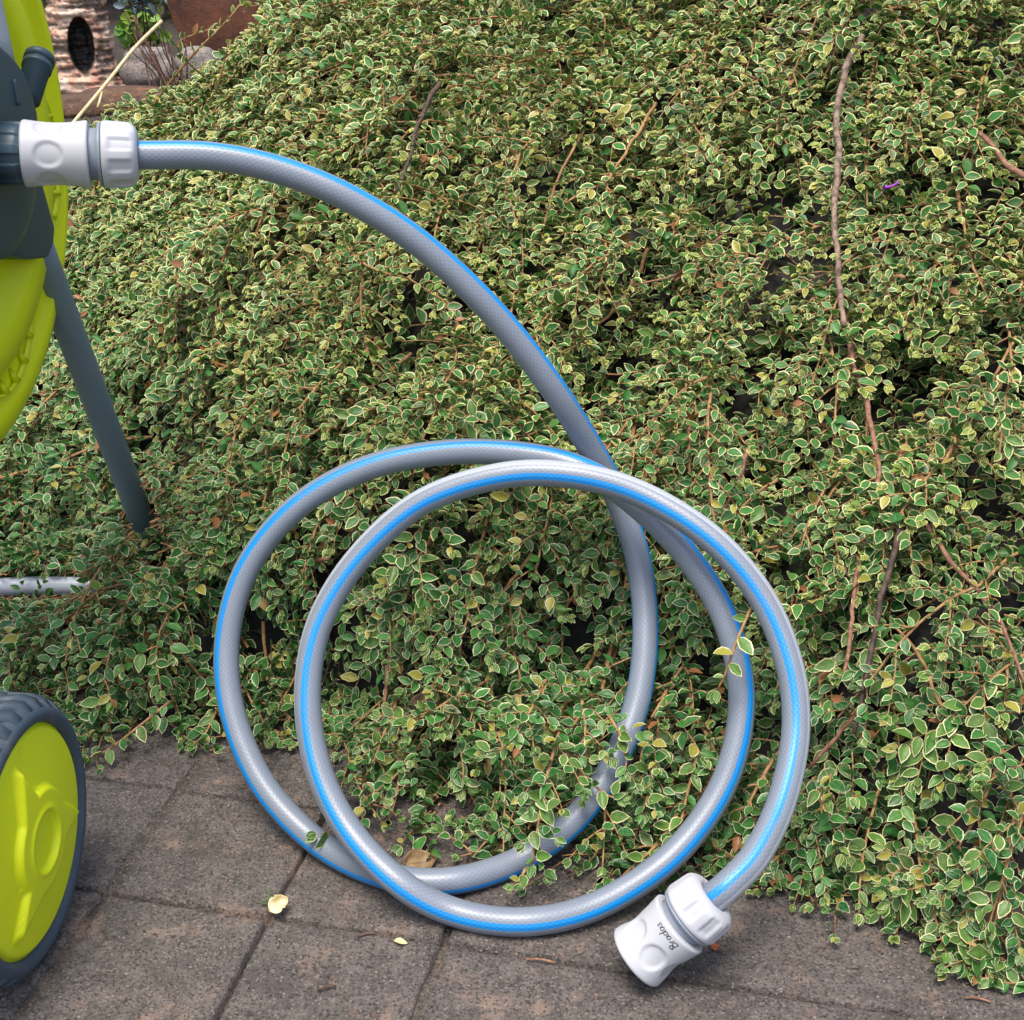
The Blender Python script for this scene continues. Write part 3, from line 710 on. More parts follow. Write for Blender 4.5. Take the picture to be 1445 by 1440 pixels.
def seeds(nn, x0, x1, y0, y1):
    x = rng.uniform(x0, x1, nn); y = rng.uniform(y0, y1, nn); h = hsurf(x, y)
    ok = h > .006
    hn = hnorm(x, y); px, py, d = proj(np.stack([x, y, h], 1))
    inv = (px > -120) & (px < 1560) & (py > -110) & (py < 1500)
    w = np.where(inv, 1.0, .16) * np.clip(1 / hn[:, 2], 1, 2.6) / 2.6
    gap = snoise(np.stack([x, y, 0 * x], -1), 26, 1)
    return x, y, ok & (rng.random(nn) < w), gap, d
def side_shoots(P, Nn, n_side, len0, size, prio, rad, young, spacing=.0054, f0=.12):
    """pairs of short side shoots along main stems P (m,k,3), shrinking towards the tip"""
    m, k, _ = P.shape; T = unit(np.gradient(P, axis=1))
    for j in range(n_side):
        f = np.clip(f0 + (j + rng.uniform(.1, .9, m)) / n_side * (.97 - f0), 0, .97); x = f * (k - 1); i0 = np.clip(x.astype(int), 0, k - 2); w = (x - i0)[:, None]; I = np.arange(m)
        p = P[I, i0] * (1 - w) + P[I, i0 + 1] * w; t = T[I, i0]; nn = unit(Nn[I, i0] - t * (Nn[I, i0] * t).sum(1, keepdims=True)); sdv = np.cross(nn, t)
        sg = np.where((j + I) % 2 == 0, 1.0, -1.0); th = np.radians(rng.normal(48, 11, m)); L = len0 * rng.uniform(.6, 1.2, m) * (1 - .62 * f)
        d = unit(np.cos(th)[:, None] * t + (sg * np.sin(th))[:, None] * sdv + rng.normal(.12, .16, m)[:, None] * nn)
        s_ = np.linspace(0, 1, 5)
        Q = p[:, None] + (L[:, None] * s_)[..., None] * d[:, None] + (L[:, None] * s_ ** 2)[..., None] * (t * .22 + np.array([0, -.02, -.18]))[:, None]
        Q[..., 2] = np.maximum(Q[..., 2], .005)
        add_twigs(Q, np.full(m, rad), np.full(m, .0004))
        shoot_leaves(Q, np.broadcast_to(nn[:, None], Q.shape), spacing, size, prio, .93, young)
def grow_spray(x, y, length, spread, pk, k=12):
    m = len(x); P = np.zeros((m, k, 3)); Nn = np.zeros((m, k, 3))
    gx_, gy_ = -samp(HGX, x, y), -samp(HGY, x, y) - .25
    a = np.arctan2(gy_, gx_) + rng.normal(0, spread, m); turn = rng.normal(0, .045, m); X, Y = x.copy(), y.copy(); ds = length / (k - 1)
    for i in range(k):
        f = i / (k - 1); nn = hnorm(X, Y); z = hsurf(X, Y)
        off = -.018 + (pk + .018) * np.sin(np.pi * .78 * f ** .75)
        p = np.stack([X, Y, z], 1) + nn * off[:, None]; p[:, 2] = np.maximum(p[:, 2], .006); P[:, i] = p; Nn[:, i] = unit(nn + np.array([0, -.15, .3]))
        sl = samp(HGX, X, Y) * np.cos(a) + samp(HGY, X, Y) * np.sin(a)
        q = ds / np.sqrt(1 + np.minimum(sl ** 2, 6)); X = X + q * np.cos(a); Y = Y + q * np.sin(a); a = a + turn
    return P, Nn
# deep dark layer, then the general cover
for layer, (cnt, o0, o1, l0, l1, spr) in enumerate([(13500, -.060, -.036, .05, .11, .9), (9500, -.034, -.012, .05, .11, .8)]):
    x, y, ok, gap, d = seeds(cnt, -.95, 1.1, .55, 1.95)
    if layer == 1: ok &= (gap > -.62)
    x, y = x[ok], y[ok]; m = len(x)
    P, Nn = grow(x, y, o0 + rng.normal(0, .006, m), o1 + rng.normal(0, .007, m), rng.uniform(l0, l1, m), spr)
    add_twigs(P, rng.uniform(.0007, .0012, m), np.full(m, .0004), 3)
    shoot_leaves(P, Nn, (.0060, .0056)[layer], rng.uniform(.0092, .0136, m) * (1.1 if layer == 0 else 1.0), 0, .93, .3)
# arching sprays in tiers: woody stem, two ranks of side shoots
x, y, ok, gap, d = seeds(2900, -.95, 1.1, .60, 1.80); ok &= gap > -.34
x, y, gap = x[ok], y[ok], gap[ok]; m = len(x)
pk = np.clip(rng.normal(.019, .016, m), -.006, .052); pk = np.where((x < -.14) & (y > 1.28), -.006, pk)
P, Nn = grow_spray(x, y, rng.uniform(.09, .20, m), .42, pk)
inside = samp(HG, P[:, -1, 0], P[:, -1, 1]) > -.012
x, y, gap, P, Nn = x[inside], y[inside], gap[inside], P[inside], Nn[inside]; m = len(x)
add_twigs(P, rng.uniform(.0011, .0019, m), np.full(m, .0006), 4)
spz = rng.uniform(.0086, .0128, m)
shoot_leaves(P, Nn, .0080, spz, 0, .9, .7); side_shoots(P, Nn, 11, .052, spz, 0, .0008, .65, .0051)

# ---- sprigs read from the picture: they hang in front of the hose or lie on the paving
SPR = []
def sprig(pts, size=.0145, rad=.0012, mat=M_leaf, tilt=(0, -.75, .65), spacing=.0062, young=.5, bark=None, sides=0, slen=.03):
    pts = np.array(pts, float); size *= .90; q, _ = crom(pts, .006)
    P = q[None]; Nn = np.broadcast_to(unit(np.array(tilt)), P.shape)
    SPR.append((q, rad, len(LP), mat, bark or M_twig))
    shoot_leaves(P, Nn, spacing, np.array([size]), 1, .97, young)
    if sides: side_shoots(P, Nn, sides, slen, np.array([size * .92]), 1, .0007, young, f0=.05)
    SPR[-1] = (*SPR[-1], len(LP))
d_ = lambda L: [at(*p) for p in L]
sprig(d_([(790, 1030, .90), (777, 1077, .885), (767, 1113, .878), (761, 1154, .872), (755, 1190, .870), (750, 1222, .868)]), .0135, sides=7, slen=.026)
sprig(d_([(742, 1226, .866), (735, 1240, .864), (722, 1250, .862)]), .012, spacing=.007)
sprig(d_([(860, 1010, .905), (878, 1045, .895), (884, 1075, .892), (882, 1092, .890)]), .0130, sides=3, slen=.018)
sprig(d_([(800, 1060, .90), (830, 1100, .893), (856, 1122, .888), (872, 1128, .886)]), .0125, young=.8, sides=3, slen=.018)
sprig(d_([(820, 980, .93), (826, 1030, .90), (822, 1070, .91), (815, 1100, .905)]), .0125, young=.8, sides=6, slen=.026)
sprig(d_([(770, 960, .94), (745, 1010, .91), (722, 1045, .90), (700, 1065, .90)]), .0125, young=.7, sides=8, slen=.03)
sprig(d_([(690, 960, .97), (640, 985, .95), (600, 1010, .94), (565, 1020, .935)]), .0125, young=.8, sides=8, slen=.032, mat=M_leafpink)
sprig(d_([(930, 1000, .93), (925, 1070, .915), (915, 1120, .90), (905, 1150, .893)]), .0125, young=.5, sides=7, slen=.028)
sprig(d_([(560, 990, .975), (540, 1040, .96), (525, 1080, .955), (505, 1110, .95)]), .0130, young=.5, sides=7, slen=.028)
sprig(d_([(640, 1010, .955), (648, 1050, .948), (654, 1085, .943), (652, 1115, .942)]), .0125, mat=M_leafpink, young=.9, sides=3, slen=.02)
sprig(d_([(600, 1040, .955), (575, 1075, .95), (548, 1105, .947), (518, 1125, .945)]), .0125, mat=M_leafpink, young=.4)
sprig(d_([(565, 1070, .955), (560, 1120, .95), (548, 1160, .945)]), .0125)
sprig(d_([(690, 1000, .955), (720, 1030, .94), (735, 1060, .935), (738, 1095, .93)]), .0130, young=.8)
sprig(d_([(700, 1000, .965), (665, 1015, .955), (630, 1010, .952), (600, 1000, .95)]), .0125, mat=M_leafpink, young=.8)
sprig(d_([(1066, 845, .874), (1048, 885, .868), (1036, 915, .866), (1024, 950, .866), (1012, 975, .868)]), .0135, spacing=.010)
sprig(d_([(985, 1060, .905), (970, 1120, .90), (955, 1180, .885), (930, 1225, .875)]), .0135)
sprig(d_([(905, 1120, .92), (900, 1170, .91), (885, 1205, .905), (862, 1232, .90), (850, 1252, .895)]), .0135)
sprig(d_([(955, 1150, .90), (925, 1195, .893), (890, 1225, .89), (860, 1255, .885)]), .0135)
gs = lambda L: [ground(x, y, z) for x, y, z in L]
sprig(gs([(1470, 1400, .008), (1425, 1362, .010), (1390, 1343, .016), (1350, 1322, .018), (1318, 1308, .012)]), .0135, .0018, sides=8, slen=.03)
sprig(gs([(1390, 1275, .035), (1330, 1240, .04), (1285, 1225, .035), (1245, 1240, .03)]), .0125, .0014, mat=M_leafpink, young=.9, sides=7, slen=.028)
sprig(gs([(1290, 1150, .05), (1300, 1230, .035), (1318, 1290, .02), (1335, 1345, .010)]), .0130)
sprig(gs([(1250, 1080, .06), (1228, 1160, .045), (1215, 1230, .025), (1212, 1290, .010)]), .0135)
sprig(gs([(1210, 1120, .055), (1180, 1180, .035), (1160, 1215, .020), (1140, 1240, .010)]), .0130)
sprig(gs([(330, 960, .03), (305, 1005, .02), (290, 1035, .012), (272, 1052, .008)]), .0130)
sprig(gs([(240, 990, .035), (190, 1030, .022), (150, 1060, .012), (125, 1070, .008)]), .0125)
sprig(gs([(420, 950, .03), (400, 985, .018), (385, 1010, .010), (370, 1030, .007)]), .0125, spacing=.008)
sprig(gs([(480, 980, .02), (450, 1025, .012), (420, 1042, .008), (385, 1050, .006)]), .0125, spacing=.009)
sprig(d_([(470, 1172, .905), (458, 1176, .900), (446, 1178, .898)]), .0135, rad=.0006, spacing=.009)
sprig(d_([(215, 800, 1.20), (180, 812, 1.195), (150, 822, 1.19)]), .013, sides=7, slen=.04)
sprig(d_([(235, 740, 1.22), (215, 762, 1.21), (195, 778, 1.20)]), .013, sides=6, slen=.035)
sprig(d_([(20, 870, 1.21), (45, 850, 1.205), (70, 838, 1.20)]), .012, sides=4, slen=.03)
sprig(d_([(190, 850, 1.17), (165, 838, 1.17), (135, 832, 1.175), (112, 832, 1.18)]), .013, sides=5, slen=.03)
# stray single shoots of the outline at the top left
sprig(d_([(290, 110, 1.5), (262, 85, 1.47), (252, 60, 1.45), (300, 40, 1.44)]), .0125)
sprig(d_([(215, 150, 1.47), (245, 110, 1.44), (275, 75, 1.42), (320, 30, 1.40), (340, 5, 1.4)]), .0130, .0018, spacing=.010)
sprig(d_([(365, 110, 1.4), (370, 60, 1.38), (375, 20, 1.37)]), .0120)
sprig(d_([(305, 130, 1.42), (315, 95, 1.40), (322, 62, 1.39)]), .0100, spacing=.016)

# ---- woody branches seen on the face of the mound
def branch(px, r0, r1, mat, lift=.010):
    pts = []
    for x, y in px:
        p = hit(x, y); nn = hnorm(p[:1], p[1:2])[0]; pts.append(p + nn * lift)
    q, s = crom(np.array(pts), .006); q = q + .0020 * np.stack([snoise(q, 70, k) for k in range(3)], 1)
    V, f = tube(q, np.linspace(r0, r1, len(q)) * (1 + .16 * snoise(q, 160, 5)), 8)
    part('branch', V, f, mat, shrub); return q
BR = []
BR.append(branch([(1228, 82), (1203, 128), (1187, 190), (1184, 260), (1183, 330), (1188, 410), (1196, 492)], .0029, .0020, M_bark, .026))
BR.append(branch([(1196, 490), (1213, 560), (1238, 640), (1242, 700), (1226, 780), (1216, 880), (1205, 960)], .0021, .0013, M_barkr, .015))
BR.append(branch([(1292, 755), (1270, 830), (1252, 900), (1240, 960), (1226, 1040)], .0022, .0014, M_barkd, .022))
BR.append(branch([(1362, 222), (1400, 252), (1425, 275), (1470, 300)], .0019, .0024, M_barkr, .028))
BR.append(branch([(628, 150), (606, 205), (594, 250), (576, 300)], .0022, .0014, M_barkd, .024))
BR.append(branch([(1310, 745), (1345, 800), (1385, 850), (1420, 910), (1450, 980)], .0017, .0009, M_barkr, .008))
BR.append(branch([(748, 785), (715, 830), (690, 860), (668, 888)], .0014, .0009, M_twig, .014))
BR.append(branch([(420, 660), (395, 700), (375, 720), (350, 770)], .0030, .0022, M_barkd, .006))
BR.append(branch([(830, 340), (800, 390), (775, 440)], .0018, .0011, M_barkr, .008))
BR.append(branch([(1066, 640), (1050, 690), (1020, 735)], .0018, .0012, M_barkr, .010))
BR.append(branch([(565, 900), (560, 960), (552, 1040), (548, 1075)], .0015, .0010, M_barkr, .012))
BR.append(branch([(1085, 58), (1130, 60), (1170, 66)], .0016, .0013, M_bark, .012))
BR.append(branch([(930, 160), (890, 220), (850, 270), (800, 300)], .0016, .0009, M_twig, .012))
BR.append(branch([(1430, 480), (1400, 540), (1385, 590)], .0013, .0009, M_twig, .004))
BR.append(branch([(480, 790), (440, 800), (395, 808)], .0015, .0009, M_barkr, .012))
BR.append(branch([(1230, 1000), (1190, 1040), (1150, 1085)], .0016, .0011, M_barkr, .012))
BR.append(branch([(1330, 1000), (1300, 930), (1260, 880)], .0012, .0009, M_twig, .002))
BR.append(branch([(1400, 1230), (1350, 1215), (1300, 1210)], .0013, .0009, M_twig, .006))
BR.append(branch([(820, 200), (790, 260), (775, 330)], .0012, .0009, M_twig, .010))
BR.append(branch([(560, 330), (520, 380), (470, 410)], .0012, .0009, M_twig, .010))
for _ in range(7):                                     # more stems showing here and there through the leaves
    x0, y0 = rng.uniform(120, 1430), rng.uniform(20, 1050)
    if x0 < 420 and y0 < 160 + (420 - x0) * .2: continue
    a = rng.normal(1.75, .45); L = rng.uniform(60, 150); bend = rng.normal(0, .5)
    pts = [(x0 + math.cos(a + bend * t) * L * t, y0 + math.sin(a + bend * t) * L * t) for t in (0, .35, .7, 1)]
    if max(p[1] for p in pts) > 1130: continue
    r = rng.uniform(.0010, .0018); BR.append(branch(pts, r, r * .6, (M_twig, M_barkr, M_twig, M_barkd)[rng.integers(4)], rng.uniform(-.004, .005)))

LPa, LAa, LNa = np.vstack(LP), np.vstack(LA), np.vstack(LN); LSa, LRa, LYa, LKa = map(np.concatenate, (LS, LR, LY, LK))
blk = np.concatenate([np.full(len(p), i) for i, p in enumerate(LP)])
# leaves that would sit inside or in front of the hose, the fittings or the reel are left out (the stiff tube holds the shoots back)
mid = LPa + LAa * (LSa * .5)[:, None]; lx, ly, ld = proj(mid); hx, hy, hd = proj(Hc[::3])
keep = np.ones(len(mid), bool)
obst = [(Hc[::3], HR + .004)]
t_ = np.linspace(0, 1, 40)[:, None]
obst += [(leg0 * (1 - t_ * .965) + foot * t_ * .965, .0135), (bar0 * (1 - t_ * .85) + bar1 * t_ * .85, .010), (CR0 * (1 - t_) + CR1 * t_, .026)]
for Q, rad in obst:
    qx, qy, qd = proj(Q)
    for i in range(0, len(mid), 20000):
        sl = slice(i, i + 20000)
        D = np.sqrt((lx[sl, None] - qx) ** 2 + (ly[sl, None] - qy) ** 2); j = D.argmin(1); dd = D[np.arange(len(j)), j]
        lim = F * (rad + .003) / qd[j]
        bad = (dd < lim) & (ld[sl] < qd[j] + rad) & (LKa[sl] == 0)
        d3 = np.linalg.norm(mid[sl] - Q[j], axis=1); bad |= (d3 < rad + .002) & (LKa[sl] == 0)
        keep[sl] &= ~bad
# foot bar and leg foot stay partly under leaves; clear space round wheel and reel
wb = mid - WC; ac = wb @ ca; rc = np.linalg.norm(wb - ac[:, None] * ca, axis=1); keep &= ~((rc < .09) & (ac > -.40) & (ac < .012))
wb = mid - FL; ac = wb @ ca; rc = np.linalg.norm(wb - ac[:, None] * ca, axis=1); keep &= ~((rc < .205) & (ac > -.25) & (ac < .09))
# hollows between the tiers, where the eye looks past the outer sprays into the shade
HOLLOW = []
for px, py, rad in [(1082, 480, .024), (915, 400, .026), (960, 430, .020), (1258, 300, .026), (1262, 350, .022), (238, 600, .020), (215, 560, .018), (380, 232, .016), (745, 815, .020), (1432, 490, .030), (1420, 560, .022), (1180, 900, .022), (1165, 1060, .022), (360, 900, .022), (395, 960, .020), (640, 1100, .026), (700, 1115, .020), (1400, 60, .018), (690, 50, .016), (1110, 820, .016), (560, 560, .016), (1390, 720, .020)]:
    c = hit(px, py) + np.array([0, -.012, .010]); HOLLOW.append((c, rad)); keep &= ~((np.linalg.norm(mid - c, axis=1) < rad * (1 + .35 * snoise(mid, 120, 2))) & (LKa == 0))
idx = np.where(keep)[0]

# ---- leaf templates
def template(fold, curl, wid, twist):
    vs_ = np.array([0, .15, .45, .75, 1.0]); hw = np.array([0, .20, .295, .195, 0]) * wid
    V = [(0, 0, 0)]; d = [.0]; rib = [1.0]
    for k in (1, 2, 3):
        for s in (-1, 0, 1):
            z = abs(s) * hw[k] * fold + curl * vs_[k] ** 2 + twist * s * hw[k] * vs_[k]
            V.append((vs_[k], s * hw[k], z)); d.append(1 - abs(s) if k == 2 else (1 - abs(s)) * (.85 if k == 1 else .72)); rib.append(1 - abs(s))
    V.append((1.0, 0, curl)); d.append(0); rib.append(1)
    f = [[0, 2, 1], [0, 3, 2], [1, 2, 5], [1, 5, 4], [2, 3, 6], [2, 6, 5], [4, 5, 8], [4, 8, 7], [5, 6, 9], [5, 9, 8], [7, 8, 10], [8, 9, 10]]
    return np.array(V), np.array(d), np.array(rib), np.array(f)
TPL = [template(f, c, w, t) for f, c, w, t in [(.45, -.10, 1.0, 0), (.65, .10, .95, .1), (.30, -.22, 1.08, -.1), (.85, .05, 1.0, .15), (.55, -.30, .9, -.2), (.20, .12, 1.05, .1)]]
tsel = rng.integers(0, len(TPL), len(LPa))
# margins are broader on the exposed upper growth
LVa = np.clip(.15 + .85 * smooth01(LPa[:, 2], .06, .34) + .25 * snoise(LPa, 14, 5) + rng.normal(0, .12, len(LPa)), 0, 1)
side = np.cross(LNa, LAa)

def leaf_mesh(ids, mat, base, name):
    Vs, Fs, C, Rb = [], [], [], []; o = 0
    for t, (tv, td, tr, tf) in enumerate(TPL):
        I = ids[tsel[ids] == t]
        if not len(I): continue
        v = LPa[I, None] + LSa[I, None, None] * (tv[None, :, 0:1] * LAa[I, None] + tv[None, :, 1:2] * side[I, None] + tv[None, :, 2:3] * LNa[I, None])
        v[..., 2] = np.maximum(v[..., 2], .0022)
        Vs.append(v.reshape(-1, 3)); Fs.append((tf[None] + (np.arange(len(I)) * len(tv))[:, None, None]).reshape(-1, 3) + o); o += len(I) * len(tv)
        c = np.zeros((len(I), len(tv), 4)); c[..., 0] = td; c[..., 1] = LRa[I, None]; c[..., 2] = (LYa * (.3 + .7 * LVa))[I, None]; c[..., 3] = LVa[I, None]; C.append(c.reshape(-1, 4))
        Rb.append(np.broadcast_to(tr, (len(I), len(tr))).ravel())
    return make_mesh(name, np.vstack(Vs) - base, np.vstack(Fs), mat, True, {'leaf': ('FLOAT_COLOR', np.vstack(C)), 'rib': ('FLOAT', np.concatenate(Rb))})
# ---- the 300 leaves that show largest become parts of their own
mx, my, md = lx[idx], ly[idx], ld[idx]
vis = (mx > 5) & (mx < 1440) & (my > 5) & (my < 1435)
cell = (np.floor(mx / 11) * 1000 + np.floor(my / 11)).astype(int); order = np.argsort(md)
_, first = np.unique(cell[order], return_index=True); front = np.zeros(len(idx), bool); front[order[first]] = True
vd = unit(np.array([0, 0, CAMH]) - mid[idx]); area = (LSa[idx] / md) ** 2 * np.abs((LNa[idx] * vd).sum(1)) * (1 + .6 * (LKa[idx] == 1))
score = np.where(vis & front, area, -1); big = idx[np.argsort(-score)[:300]]
isbig = np.zeros(len(LPa), bool); isbig[big] = True
shbase = np.array(shrub.location)
fo = link('foliage', leaf_mesh(idx[~isbig[idx]][np.ones((~isbig[idx]).sum(), bool)], M_leaf, shbase, 'foliage'), shrub); fo['kind'] = 'stuff'
V = np.vstack(twigV); Fq = np.vstack(twigF)
# twigs inside the hose corridor are dropped the same way
tc = V[Fq].mean(1); tx, ty_, td_ = proj(tc); bad = np.zeros(len(tc), bool)
for Q, rad in obst:
    qx, qy, qd = proj(Q)
    for i in range(0, len(tc), 40000):
        sl = slice(i, i + 40000); D = (tx[sl, None] - qx) ** 2 + (ty_[sl, None] - qy) ** 2; j = D.argmin(1); dd = np.sqrt(D[np.arange(len(j)), j])
        bad[sl] |= (dd < F * (rad) / qd[j]) & (td_[sl] < qd[j] + rad)
for C0, R0_, a0, a1 in ((WC, .088, -.4, .01), (FL, .20, -.25, .09)):
    wb = tc - C0; ac = wb @ ca; bad |= (np.linalg.norm(wb - ac[:, None] * ca, axis=1) < R0_) & (ac > a0) & (ac < a1)
for c, rad in HOLLOW: bad |= np.linalg.norm(tc - c, axis=1) < rad * 1.15
tw = part('twigs', V, Fq[~bad], M_twig, shrub); tw['kind'] = 'stuff'
sprig_of = {}
for q, rad, b0, mat, bark, b1 in SPR:
    V, f = tube(q, np.linspace(rad, rad * .5, len(q)), 6); so = part('sprig', V, f, bark, shrub)
    for b in range(b0, b1): sprig_of[b] = (so, mat)
one = {}
def one_leaf(t, mat, r):
    key = (t, mat.name, int(r * 4))
    if key not in one:
        tv, td, tr, tf = TPL[t]; c = np.zeros((len(tv), 4)); c[:, 0] = td; c[:, 1] = (int(r * 4) + rng.random()) / 4 * .97; c[:, 2] = .2; c[:, 3] = .35
        one[key] = make_mesh('leaf', tv, tf, mat, True, {'leaf': ('FLOAT_COLOR', c), 'rib': ('FLOAT', tr)})
    return one[key]
for i in big:
    par, mat = sprig_of.get(blk[i], (shrub, M_leaf))
    o = link('leaf', one_leaf(tsel[i], mat, LRa[i]), par)
    R = np.stack([LAa[i], side[i], LNa[i]], 1) * LSa[i]; p = LPa[i] - base_of(par)
    M4 = np.eye(4); M4[:3, :3] = R; M4[:3, 3] = p; M4[2, 3] = max(M4[2, 3], .003 - base_of(par)[2]); o.matrix_local = Matrix(M4.tolist())

# ------------------------------------------------------------------ rock-garden corner at the top left
def bed_z(x, y):
    x = np.asarray(x, float); y = np.asarray(y, float)
    return .30 * smooth01(y, 1.30, 1.66) - .03 * (1 - smooth01(y, 1.28, 1.32)) + .008 * snoise(np.stack([x, y, 0 * x], -1), 14, 2) + .75 * smooth01(y, 2.25, 5.0)
X, Y = np.meshgrid(np.linspace(-4, 4, 160), np.concatenate([np.linspace(1.26, 2.4, 90), np.linspace(2.45, 7, 40)]))
bed = part('planting_bed', np.stack([X, Y, bed_z(X, Y)], -1).reshape(-1, 3), grid_faces(160, 130), M_soil); bed['kind'] = 'structure'
def on_bed(px, py):
    r = ray(px, py); o = np.array([0, 0, CAMH]); ts = np.linspace(1.4, 5, 3000); P = o + ts[:, None] * r
    b = P[:, 2] < bed_z(P[:, 0], P[:, 1]); return P[np.argmax(b)]
# ceramic stump ornament
LB = on_bed(122, 129); n_, m_ = 150, 110
zz = np.linspace(0, .21, m_); tt = np.linspace(0, 2 * np.pi, n_, endpoint=False); Zg, Tg = np.meshgrid(zz, tt, indexing='ij')
prof = np.interp(Zg, [0, .012, .03, .08, .12, .15, .19, .21], [.050, .051, .044, .039, .038, .036, .035, .028])
Pn = np.stack([np.cos(Tg) * .04, np.sin(Tg) * .04, Zg * 2.2], -1); rel = snoise(Pn, 75, 0) + .6 * snoise(Pn, 170, 3)
Rg = prof + .0056 * rel
xh = (-np.cos(Tg)) * Rg; fr = -np.sin(Tg)       # facing the camera: -y
ta = math.atan2(-LB[1], -LB[0] + .06); dT = (Tg - ta + np.pi) % (2 * np.pi) - np.pi
hole = (1 - smooth01((Rg * np.sin(dT) / .0165) ** 2 + ((Zg - .068) / .036) ** 2, .88, 1.08)) * (np.abs(dT) < 1.3)

Vc = np.stack([LB[0] + Rg * np.cos(Tg) - .030 * hole * math.cos(ta), LB[1] + Rg * np.sin(Tg) - .030 * hole * math.sin(ta), LB[2] - .006 + Zg], -1).reshape(-1, 3)
single('stump_ornament', Vc, [grid_faces(n_, m_, True), (np.arange(n_) + n_ * (m_ - 1))[None]], M_ceramic, 'pinkish brown bark-textured ceramic stump ornament with a dark oval hole', 'ornament', attrs={'relief': ('FLOAT', rel.ravel()), 'hole': ('FLOAT', hole.ravel())})
def rock(px, py, rx, ry, rz, mat, label, seed, sink=.25, name='rock'):
    c = on_bed(px, py); n_, m_ = 48, 26
    T, Pp = np.meshgrid(np.linspace(0, 2 * np.pi, n_, endpoint=False), np.linspace(-1.5, 1.5, m_)); D = np.stack([np.cos(T) * np.cos(Pp), np.sin(T) * np.cos(Pp), np.sin(Pp)], -1)
    k = 1 + .16 * snoise(D, 1.6, seed) + .06 * snoise(D, 5, seed + 2)
    D = np.sign(D) * np.abs(D) ** .8
    V = D * k[..., None] * np.array([rx, ry, rz]) + c + np.array([0, ry * .6, rz * (1 - sink)])
    f = [grid_faces(n_, m_, True), np.arange(n_)[None, ::-1].copy(), (np.arange(n_) + n_ * (m_ - 1))[None]]
    return single(name, V.reshape(-1, 3), f, mat, label, 'rock')
rock(208, 124, .036, .022, .030, M_rock, 'pale grey rounded rock beside the ceramic stump', 1)
rock(280, 122, .030, .03, .030, M_rock, 'small pale grey rock behind the dark dry stems', 3)
rock(190, 150, .075, .045, .012, M_rockb, 'flat brown mossy stone in front of the ceramic stump', 4, .4)
rock(105, 165, .06, .04, .014, M_rockb, 'dark brown low stone next to the lime green reel', 2, .4)
# rusty plate
RP = [(228, -70), (236, 10), (262, 74), (285, 106), (330, 150), (470, 120), (470, -70)]
pc = on_bed(300, 118); pn = unit(np.array([.25, -1, .10]))
poly = np.array([on_plane(x, y, pc + np.array([0, .04, 0]), pn) for x, y in RP])
V, f = prism(poly, np.array([.001, .004, 0]))
bevel(single('rusty_plate', V, f, M_rust, 'upright rusty brown steel plate behind the shrub', 'metal plate', smooth=False), .0008, 2)

def leaf_cloud(name, n, centre, rad, size, mat, label, cat, flat=.5, group=None, kind=None, stems=None, wide=1.0):
    D = rng.normal(size=(n, 3)); D = unit(D) * rng.random((n, 1)) ** .4; P = np.asarray(centre) + D * np.asarray(rad)
    Nn = unit(rng.normal(0, .5, (n, 3)) + np.array([0, -.5, .8]) * (1 - flat) + D * flat); A_ = unit(np.cross(Nn, rng.normal(size=(n, 3)))); S_ = np.cross(Nn, A_); sz = size * rng.uniform(.7, 1.2, n)
    Vs, Fs, C, Rb = [], [], [], []; o = 0; ts = rng.integers(0, len(TPL), n); rr = rng.random(n); yy = rng.random(n) * .6
    for t, (tv, td, tr, tf) in enumerate(TPL):
        I = np.where(ts == t)[0]
        if not len(I): continue
        v = P[I, None] + sz[I, None, None] * (tv[None, :, 0:1] * A_[I, None] + wide * tv[None, :, 1:2] * S_[I, None] + tv[None, :, 2:3] * Nn[I, None])
        Vs.append(v.reshape(-1, 3)); Fs.append((tf[None] + (np.arange(len(I)) * 11)[:, None, None]).reshape(-1, 3) + o); o += len(I) * 11
        c = np.zeros((len(I), 11, 4)); c[..., 0] = td; c[..., 1] = rr[I, None]; c[..., 2] = yy[I, None]; C.append(c.reshape(-1, 4)); Rb.append(np.tile(tr, len(I)))
    base = np.array([centre[0], centre[1], bed_z(centre[0], centre[1])])
    t = thing(name, label, cat, base, group)
    me = make_mesh('leaves', np.vstack(Vs) - base, np.vstack(Fs), mat, True, {'leaf': ('FLOAT_COLOR', np.vstack(C)), 'rib': ('FLOAT', np.concatenate(Rb))})
    lo = link('leaves', me, t); lo['kind'] = 'stuff'
    if stems:
        for q in range(stems):
            e = P[rng.integers(n)]; s = base + rng.normal(0, .012, 3) * np.array([1, 1, 0]); s[2] = bed_z(s[0], s[1]) - .005
            mid_ = (s + e) / 2 + rng.normal(0, .01, 3); V, f = tube(crom(np.array([s, mid_, e]), .01)[0], .0011, 5); part('stem', V, f, M_barkd, t)
    return t
def bedp(px, py, up): 
    c = on_bed(px, py); return c + np.array([0, 0, up])
leaf_cloud('groundcover_plant', 70, bedp(200, 92, .048), (.038, .02, .030), .020, M_clover, 'bright green round-leaved plant growing behind the pale rock', 'plant', stems=6, wide=1.5)
leaf_cloud('blue_leaf_plant', 42, bedp(208, 100, .105), (.035, .025, .022), .026, M_blueleaf, 'blue-grey leafy plant above the bright green one', 'plant', stems=5, wide=.8)
leaf_cloud('low_plant', 36, bedp(88, 100, .03), (.014, .02, .035), .018, M_clover, 'green shoot squeezed between the reel and the ceramic stump', 'plant', stems=3, wide=.7)
leaf_cloud('dark_backdrop_shrub', 2600, (-.55, 2.75, .62), (.55, .28, .36), .045, M_darkleaf, 'near-black backdrop shrub added to fill the dark gap behind the ceramic stump', 'shrub', stems=8)  # added backdrop; the gap's darkness is in its leaf colour
